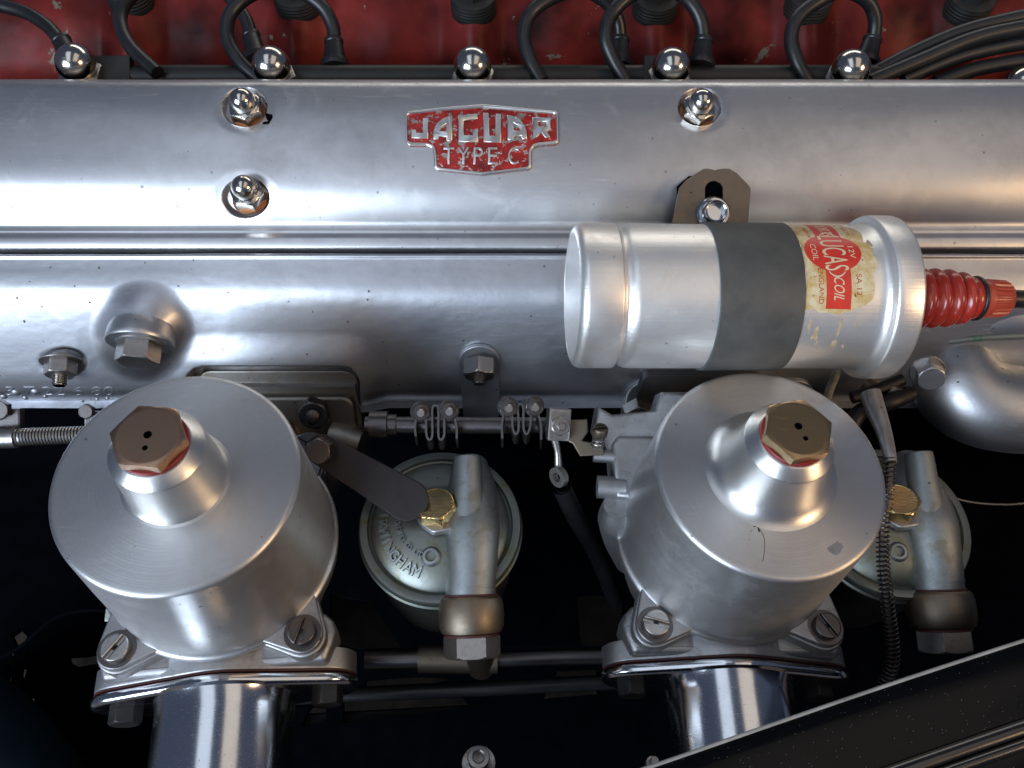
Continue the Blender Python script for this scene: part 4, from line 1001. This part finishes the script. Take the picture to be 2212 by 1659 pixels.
bc = thing('brown_wiring', 'dark brown cable bunch under the right end of the coil', 'wire', T(at(1890, 880, 42)))
for k, q in enumerate([[(1840, 860, 42), (1890, 845, 42), (1950, 820, 42)], [(1830, 935, 42), (1860, 890, 42), (1920, 870, 41.5), (1965, 850, 42)], [(1870, 830, 43), (1915, 860, 42.4), (1935, 830, 42)]]):
    obj('wire_strand', tube(B(), cp(q), 0.32 + 0.1 * k, 12), m_bronze if k == 2 else m_strap, Matrix(), bc)
sw = thing('thin_wire', 'thin shiny wire arcing across the dark gap at the right edge', 'wire', T(at(2130, 1088, 42)))
obj('wire_strand', tube(B(), cp([(2040, 1070, 42), (2090, 1084, 42), (2150, 1090, 42), (2230, 1086, 42), (2500, 1050, 42.5)]), 0.07, 8), m_darksteel, Matrix(), sw)

# ---------------------------------------------------------------- water pipe
wp = thing('water_pipe', 'large grey cast water elbow at the right edge below the coil tip', 'pipe', T(at(2130, 880, 44)))
def wr(f): return 2.2 + 0.15 * sin(f * pi)
obj('elbow', tube(B(), cp([(2046, 700, 47), (2048, 760, 45.6), (2062, 820, 44.6), (2110, 866, 44.2), (2200, 885, 44), (2320, 880, 44), (2450, 870, 44)]), wr, 56, sm=14), m_pipe, Matrix(), wp)
obj('flange_ridge', tube(B(), cp([(1985, 748, 43.6), (2060, 736, 43.0), (2150, 728, 42.75), (2330, 722, 42.6)]), [0.16, 0.2, 0.2, 0.2], 16), m_pipegreen if 'm_pipegreen' in globals() else m_pipe, Matrix(), wp)
obj('upper_housing', tube(B(), cp([(1985, 700, 44.2), (2080, 690, 43.8), (2180, 684, 43.6), (2400, 680, 43.5)]), [1.0, 1.25, 1.45, 1.6], 36), m_pipe, Matrix(), wp)
obj('upper_housing', tube(B(), cp([(2085, 590, 45.5), (2140, 600, 45), (2230, 590, 44.6), (2400, 590, 44.6)]), [0.9, 1.3, 1.5, 1.5], 32), m_cast, Matrix(), wp)
obj('upper_housing', tube(B(), cp([(1990, 575, 46.5), (2060, 570, 46.3), (2130, 572, 46), (2260, 560, 46)]), [0.5, 0.75, 0.8, 0.8], 24), m_castdark, Matrix(), wp)
stud_nut('square-shouldered bolt on the flange of the large water elbow', wpx(2003, 803, 41.8, (-0.15, -0.85, 0.45), 10), 0.72, 0.8, None, 0, washer=0.85, mat=m_pipe)

# ---------------------------------------------------------------- black wing edge
wg = thing('black_wing', 'glossy dusty black wing with pale piping along its edge, lower right', 'wing', T(at(1900, 1500, 30)))
wpath = [ray(x, y) * (-33.0 / ray(x, y).z) for x, y in ((500, 1950), (900, 1822), (1240, 1712), (1434, 1647), (1679, 1562), (1934, 1475), (2213, 1384), (2480, 1300), (2900, 1170), (3500, 1000))]
wps = spline(wpath, 12)
obj('piping', tube(B(), [p + Vector((0, 0, 0.05)) for p in wps], 0.07, 12, sm=0), m_piping, Matrix(), wg)
def wing_sweep(prof):
    bm = B(); prev = None; n = len(wps)
    for i, p in enumerate(wps):
        t = (wps[min(i + 1, n - 1)] - wps[max(i - 1, 0)]); t.z = 0; t.normalize(); o_ = Vector((t.y, -t.x, 0))
        f = i / (n - 1)
        cur = [bm.verts.new(p + o_ * (s + 0.0 * f) + Vector((0, 0, h))) for s, h in prof]
        if prev: bridge(bm, prev, cur, False)
        prev = cur
    return bm
wprof = [(-0.02, -6), (-0.02, -0.15), (0.02, -0.05), (0.1, 0.0), (0.6, 0.06), (1.4, 0.10), (2.0, 0.06), (2.45, -0.02)] + [(2.47, -0.02), (2.50, -0.04), (3.52, -0.14),  (3.6, -0.12), (4.6, -0.5), (6, -1.2), (9, -3.5), (12, -7)]
obj('wing_panel', wing_sweep(wprof), m_wing, Matrix(), wg, ang=50)
def bead(c, w_, h): return [(c + w_ * sin(radians(a)), -0.10 + h * cos(radians(a))) for a in range(-95, 96, 10)]
m_beadp = plain('gloss_black_bead', (0.003, 0.003, 0.003), 0.24, bump=0.01); m_beadp.node_tree.nodes['Principled BSDF'].inputs['Specular IOR Level'].default_value = 0.9
for c_, w_ in ((2.78, 0.30), (3.28, 0.22)): obj('wing_bead', wing_sweep(bead(c_, w_, 0.26)), m_beadp, Matrix(), wg, ang=60)

# ---------------------------------------------------------------- red cylinder head behind the cover
RED = Sheet([(-140, 10), (-60, 25), (0, 38), (60, 48), (110, 56), (150, 66), (172, 75), (190, 80)], 54, 3)
BOSS = [290, 648, 1024, 1412, 1738, 2080]
def red_disp(px, r):
    o = 0.10 * noise.noise(Vector((px * 0.006, r * 0.01, 23))) + 0.02 * noise.noise(Vector((px * 0.03, r * 0.03, 27)))
    for b in BOSS:
        q = abs(px - b) / 62
        if q < 1.6: o += 1.25 * (1 - sst(0.0, 1.25, q))
    for b in (150, 460, 850, 1215, 1580, 1905): 
        q = abs(px - b) / 70; o += 0.25 * (1 - sst(0, 1.2, q))
    return o
hd = thing('cylinder_head', 'worn dark red painted cylinder head behind the aluminium cover', 'engine casting', T(RED.pt(1106, 80)))
obj('head_casting', RED.build(-44, 44, 0.15, red_disp), m_redpaint, Matrix(), hd, ang=50)
for b, row, lab in zip(BOSS, (-8, 2, 8, 10, 8, 12), ['black core plug at far left behind the double leads', 'black threaded plug inside the tall left lead loop', 'black threaded plug above the middle domed nut, clear of leads',
        'black threaded plug between the two overlapping lead loops', 'black threaded plug behind the lone right lead loop', 'smooth dark plug at the upper right beside the cables']):
    M = frame(RED.pt(b, row, 0.9), (0, -0.10, 1))
    t = thing('threaded_plug', lab, 'plug', M, 'dark plugs in the red head')
    bm = B(); pr_ = [(1.45, -0.9)]
    for k in range(4): pr_ += [(1.46, -0.6 + k * 0.22), (1.42, -0.5 + k * 0.22)]
    pr_ += [(1.40, 0.3), (1.2, 0.4), (0, 0.4)]
    obj('plug_thread', lathe(bm, pr_, 40), m_plug, M, t)
    obj('plug_hexagon', hexnut(B(), 1.0, 1.0, T((0, 0, 0.4)), 0.1), m_plug, M, t)

# conduit and ignition leads
DC = 46.6
cn = thing('lead_conduit', 'dark tube running behind the cover that collects the ignition leads', 'conduit', T(at(1000, 160, DC)))
obj('conduit_tube', tube(B(), [at(150, 166, DC), at(1900, 166, DC)], 0.62, 32, sm=0), m_conduit, Matrix(), cn)
for x0, x1 in ((205, 292), (1388, 1432)):
    obj('conduit_clip', box(B(), -(x1 - x0) * 0.0128, (x1 - x0) * 0.0128, -0.7, 0.9, 0, 0.66, wpx((x0 + x1) / 2, 165, DC, (0, -0.5, 0.85)), 0.04), m_conduit, Matrix(), cn)
LR = 0.39
def boot(x0, y0, x1, y1, d0, d1, parent):
    a, b = at(x0, y0, d0), at(x1, y1, d1); L_ = (b - a).length; M = frame(a, b - a)
    obj('rubber_boot', lathe(B(), [(0.3, -0.05), (0.50, -0.05), (0.54, 0.0), (0.54, 0.16), (0.50, 0.22), (0.58, L_ * 0.45), (0.64, L_ * 0.72), (0.78, L_ * 0.78), (0.82, L_ * 0.9), (0.78, L_), (0, L_)], 32), m_rubber, M, parent)
def lead_(pts, label, boots=()):
    t = thing('ignition_lead', label, 'ignition lead', T(at(*pts[0])), 'black ignition leads')
    obj('lead_cable', tube(B(), cp(pts), LR, 20, sm=12), m_rubber, Matrix(), t)
    for b in boots: boot(*b, t)
lead_([(-60, -5, 49), (0, 12, 49), (55, 28, 48.8), (100, 55, 48.4), (132, 90, 48)], 'lead entering from the far left edge into a boot', [(132, 86, 158, 140, 48, 47.6)])
lead_([(330, -40, 47.5), (285, -10, 47.4), (262, 25, 47), (262, 60, 46.6), (285, 105, 46), (340, 158, 45.4)], 'thick lead hanging open-ended onto the conduit at the left')
lead_([(440, -60, 50), (500, 0, 50), (530, 40, 49.8), (543, 80, 49.6)], 'rear lead passing behind the tall left loop', [(542, 76, 556, 135, 49.6, 49)])
lead_([(560, 172, 46), (520, 135, 46), (492, 85, 46.2), (498, 30, 46.4), (545, -12, 46.6), (620, -28, 46.8), (690, 10, 47), (718, 55, 47.2), (722, 95, 47.3)], 'tall lead loop at the left, arching over a black plug', [(721, 88, 724, 148, 47.3, 47)])
lead_([(1170, 176, 46), (1145, 130, 46), (1132, 75, 46.1), (1150, 25, 46.2), (1205, -10, 46.3), (1260, -20, 46.4), (1310, 5, 46.8), (1335, 45, 47.4), (1340, 90, 47.8)], 'left one of the two crossing lead loops right of the badge', [(1340, 86, 1335, 148, 47.8, 47.4)])
lead_([(1352, 176, 45.6), (1325, 130, 45.4), (1308, 80, 45.2), (1322, 30, 45.3), (1365, -10, 45.4), (1420, -28, 45.6), (1480, -5, 45.9), (1512, 40, 46.2), (1520, 92, 46.5)], 'right one of the two crossing lead loops, in front of the other', [(1520, 86, 1512, 145, 46.5, 46.3)])
lead_([(1745, 178, 46), (1722, 135, 45.8), (1709, 85, 45.8), (1722, 40, 45.8), (1765, 5, 46), (1820, -18, 46.2), (1870, 0, 46.8), (1890, 40, 47.4), (1886, 90, 48)], 'lone lead loop above the fourth domed nut at the right', [(1885, 84, 1868, 140, 48, 47.8)])
labs = ['topmost of the fanned black cables at the upper right', 'second fanned black cable from the top at the upper right', 'third fanned black cable from the top at the upper right', 'lowest of the fanned black cables, just above the cover']
for i, q in enumerate([[(1870, 168, 46.5), (1960, 120, 46.4), (2070, 72, 46.2), (2170, 45, 46), (2330, 12, 45.8)], [(1880, 176, 45.9), (1990, 130, 45.7), (2090, 88, 45.5), (2180, 65, 45.4), (2340, 40, 45.3)],
        [(1950, 172, 46.4), (2050, 130, 46.2), (2130, 108, 46.1), (2220, 92, 46), (2340, 85, 45.8)], [(2020, 180, 46.2), (2100, 152, 46), (2170, 138, 45.9), (2240, 128, 45.8), (2360, 120, 45.7)]]):
    t = thing('spark_cable', labs[i], 'cable', T(at(*q[0])), 'cables fanning out at the upper right')
    obj('cable_run', tube(B(), cp(q), 0.40, 18), m_rubber, Matrix(), t)

# ---------------------------------------------------------------- dark bay below
def structure(name, bm, mat, kind='structure', **kw):
    o = obj(name, bm, mat, Matrix(), None, **kw); o['kind'] = kind; return o
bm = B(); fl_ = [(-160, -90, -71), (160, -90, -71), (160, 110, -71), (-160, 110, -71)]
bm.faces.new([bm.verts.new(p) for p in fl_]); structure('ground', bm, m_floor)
# engine block side and undertray
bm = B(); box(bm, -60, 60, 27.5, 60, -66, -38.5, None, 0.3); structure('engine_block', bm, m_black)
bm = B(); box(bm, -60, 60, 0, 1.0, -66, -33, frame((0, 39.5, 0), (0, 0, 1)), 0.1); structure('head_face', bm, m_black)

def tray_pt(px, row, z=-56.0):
    d = ray(px, row); return d * (z / d.z)
def zz(x, y, x0, y0): return ((x0 + x / 2.44) * 0.864, (y0 + y / 2.44) * 0.864)
HOLES = [[zz(*q, 0, 1240) for q in P] for P in (
    [(65, 850), (120, 810), (165, 860), (130, 930), (90, 900)], [(50, 950), (80, 945), (85, 975), (60, 970)], [(160, 955), (180, 960), (180, 990), (160, 985)],
    [(45, 1035), (65, 1030), (70, 1110), (60, 1140), (100, 1185), (60, 1190), (20, 1160), (45, 1100)], [(125, 1050), (165, 1045), (150, 1110), (120, 1105)],
    [(5, 1205), (70, 1215), (65, 1245), (20, 1240)], [(170, 1230), (205, 1220), (215, 1275), (180, 1290), (165, 1260)], [(120, 1270), (185, 1285), (180, 1325), (125, 1305)],
    [(415, 980), (520, 975), (560, 965), (630, 970), (632, 1025), (560, 1030), (480, 1045), (420, 1010)],
    [(965, 1320), (1010, 1330), (1000, 1420), (960, 1500), (920, 1540), (885, 1520), (890, 1440), (940, 1390)],
    [(1890, 1290), (1950, 1275), (1990, 1270), (1990, 1370), (1840, 1410), (1860, 1350)])]
HOLES += [[zz(*q, 850, 1240) for q in P] for P in (
    [(-60, 600), (180, 640), (260, 760), (380, 930), (140, 940), (-60, 900)], [(1445, 600), (1720, 595), (1730, 780), (1700, 880), (1560, 920), (1470, 910)],
    [(1330, 1060), (1560, 1050), (1575, 1100), (1400, 1110), (1310, 1100)], [(1260, 1190), (1560, 1165), (1580, 1210), (1330, 1230), (1240, 1240)],
    [(160, 1120), (480, 1095), (700, 1110), (560, 1150), (150, 1170)], [(20, 1255), (300, 1235), (740, 1215), (800, 1290), (400, 1340), (20, 1390)])]
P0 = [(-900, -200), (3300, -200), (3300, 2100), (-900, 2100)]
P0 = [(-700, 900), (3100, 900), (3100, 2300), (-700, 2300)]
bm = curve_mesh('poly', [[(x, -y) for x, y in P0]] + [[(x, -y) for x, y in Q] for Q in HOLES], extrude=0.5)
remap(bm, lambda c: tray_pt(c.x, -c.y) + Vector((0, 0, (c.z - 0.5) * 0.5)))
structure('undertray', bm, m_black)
# teal panel low at the left
tl = thing('teal_panel', 'dark teal rounded panel in the lower left corner', 'panel', T(at(40, 1600, 44)))
bm = B(); tube(bm, cp([(-260, 1560, 46), (-110, 1690, 46), (0, 1860, 46), (60, 2100, 46)]), [5.0, 5.4, 5.6, 5.6], 48)
obj('panel_skin', bm, m_teal, Matrix(), tl)
# bundle of black hoses low at the left
for i, (q, r, lab) in enumerate([([(-40, 1440, 44), (40, 1400, 44), (120, 1335, 44), (200, 1318, 44), (270, 1330, 44)], 0.10, 'thin black tube arching low at the left beside the carburettor')]):
    t = thing('black_hose', lab, 'hose', T(at(*q[0]))); obj('hose_wall', tube(B(), cp(q), r, 14), m_black, Matrix(), t)

# dim things far down in the bay
dimm = plain('oily_dark_chassis', (0.006, 0.006, 0.007), 0.6, var=0.5, scale=60, bump=0.4)
rl = thing('chassis_rail', 'dark oily chassis rail running low behind the air horns', 'chassis rail', T(at(1000, 1600, 56)))
obj('rail_web', box(B(), -45, 45, -1.6, 1.6, -2, 2, frame(at(1000, 1585, 55), (0, -0.1, 1), (1, 0.05, 0)), 0.4), dimm, Matrix(), rl)
for i in range(6):
    obj('rail_bolt', hexnut(B(), 0.6, 0.4, T((-14 + i * 6.4, 0.4, 2)), 0.08), dimm, frame(at(1000, 1585, 55), (0, -0.1, 1), (1, 0.05, 0)), rl)
# rough raised casting lumps at the left end of the manifold
for i, (px, r, q) in enumerate([(8, 858, 0.20), (34, 850, 0.26), (55, 860, 0.16), (76, 848, 0.24), (98, 856, 0.14), (210, 862, 0.12), (232, 860, 0.12), (262, 866, 0.14)]):
    M = frame(MAN.pt(px, r, -0.05), MAN.nrm(r))
    obj('cast_lump', lathe(B(), [(q * 1.3, -0.05), (q, 0.06), (q * 0.6, 0.13), (0, 0.16)], 14), m_cast, M, mani)
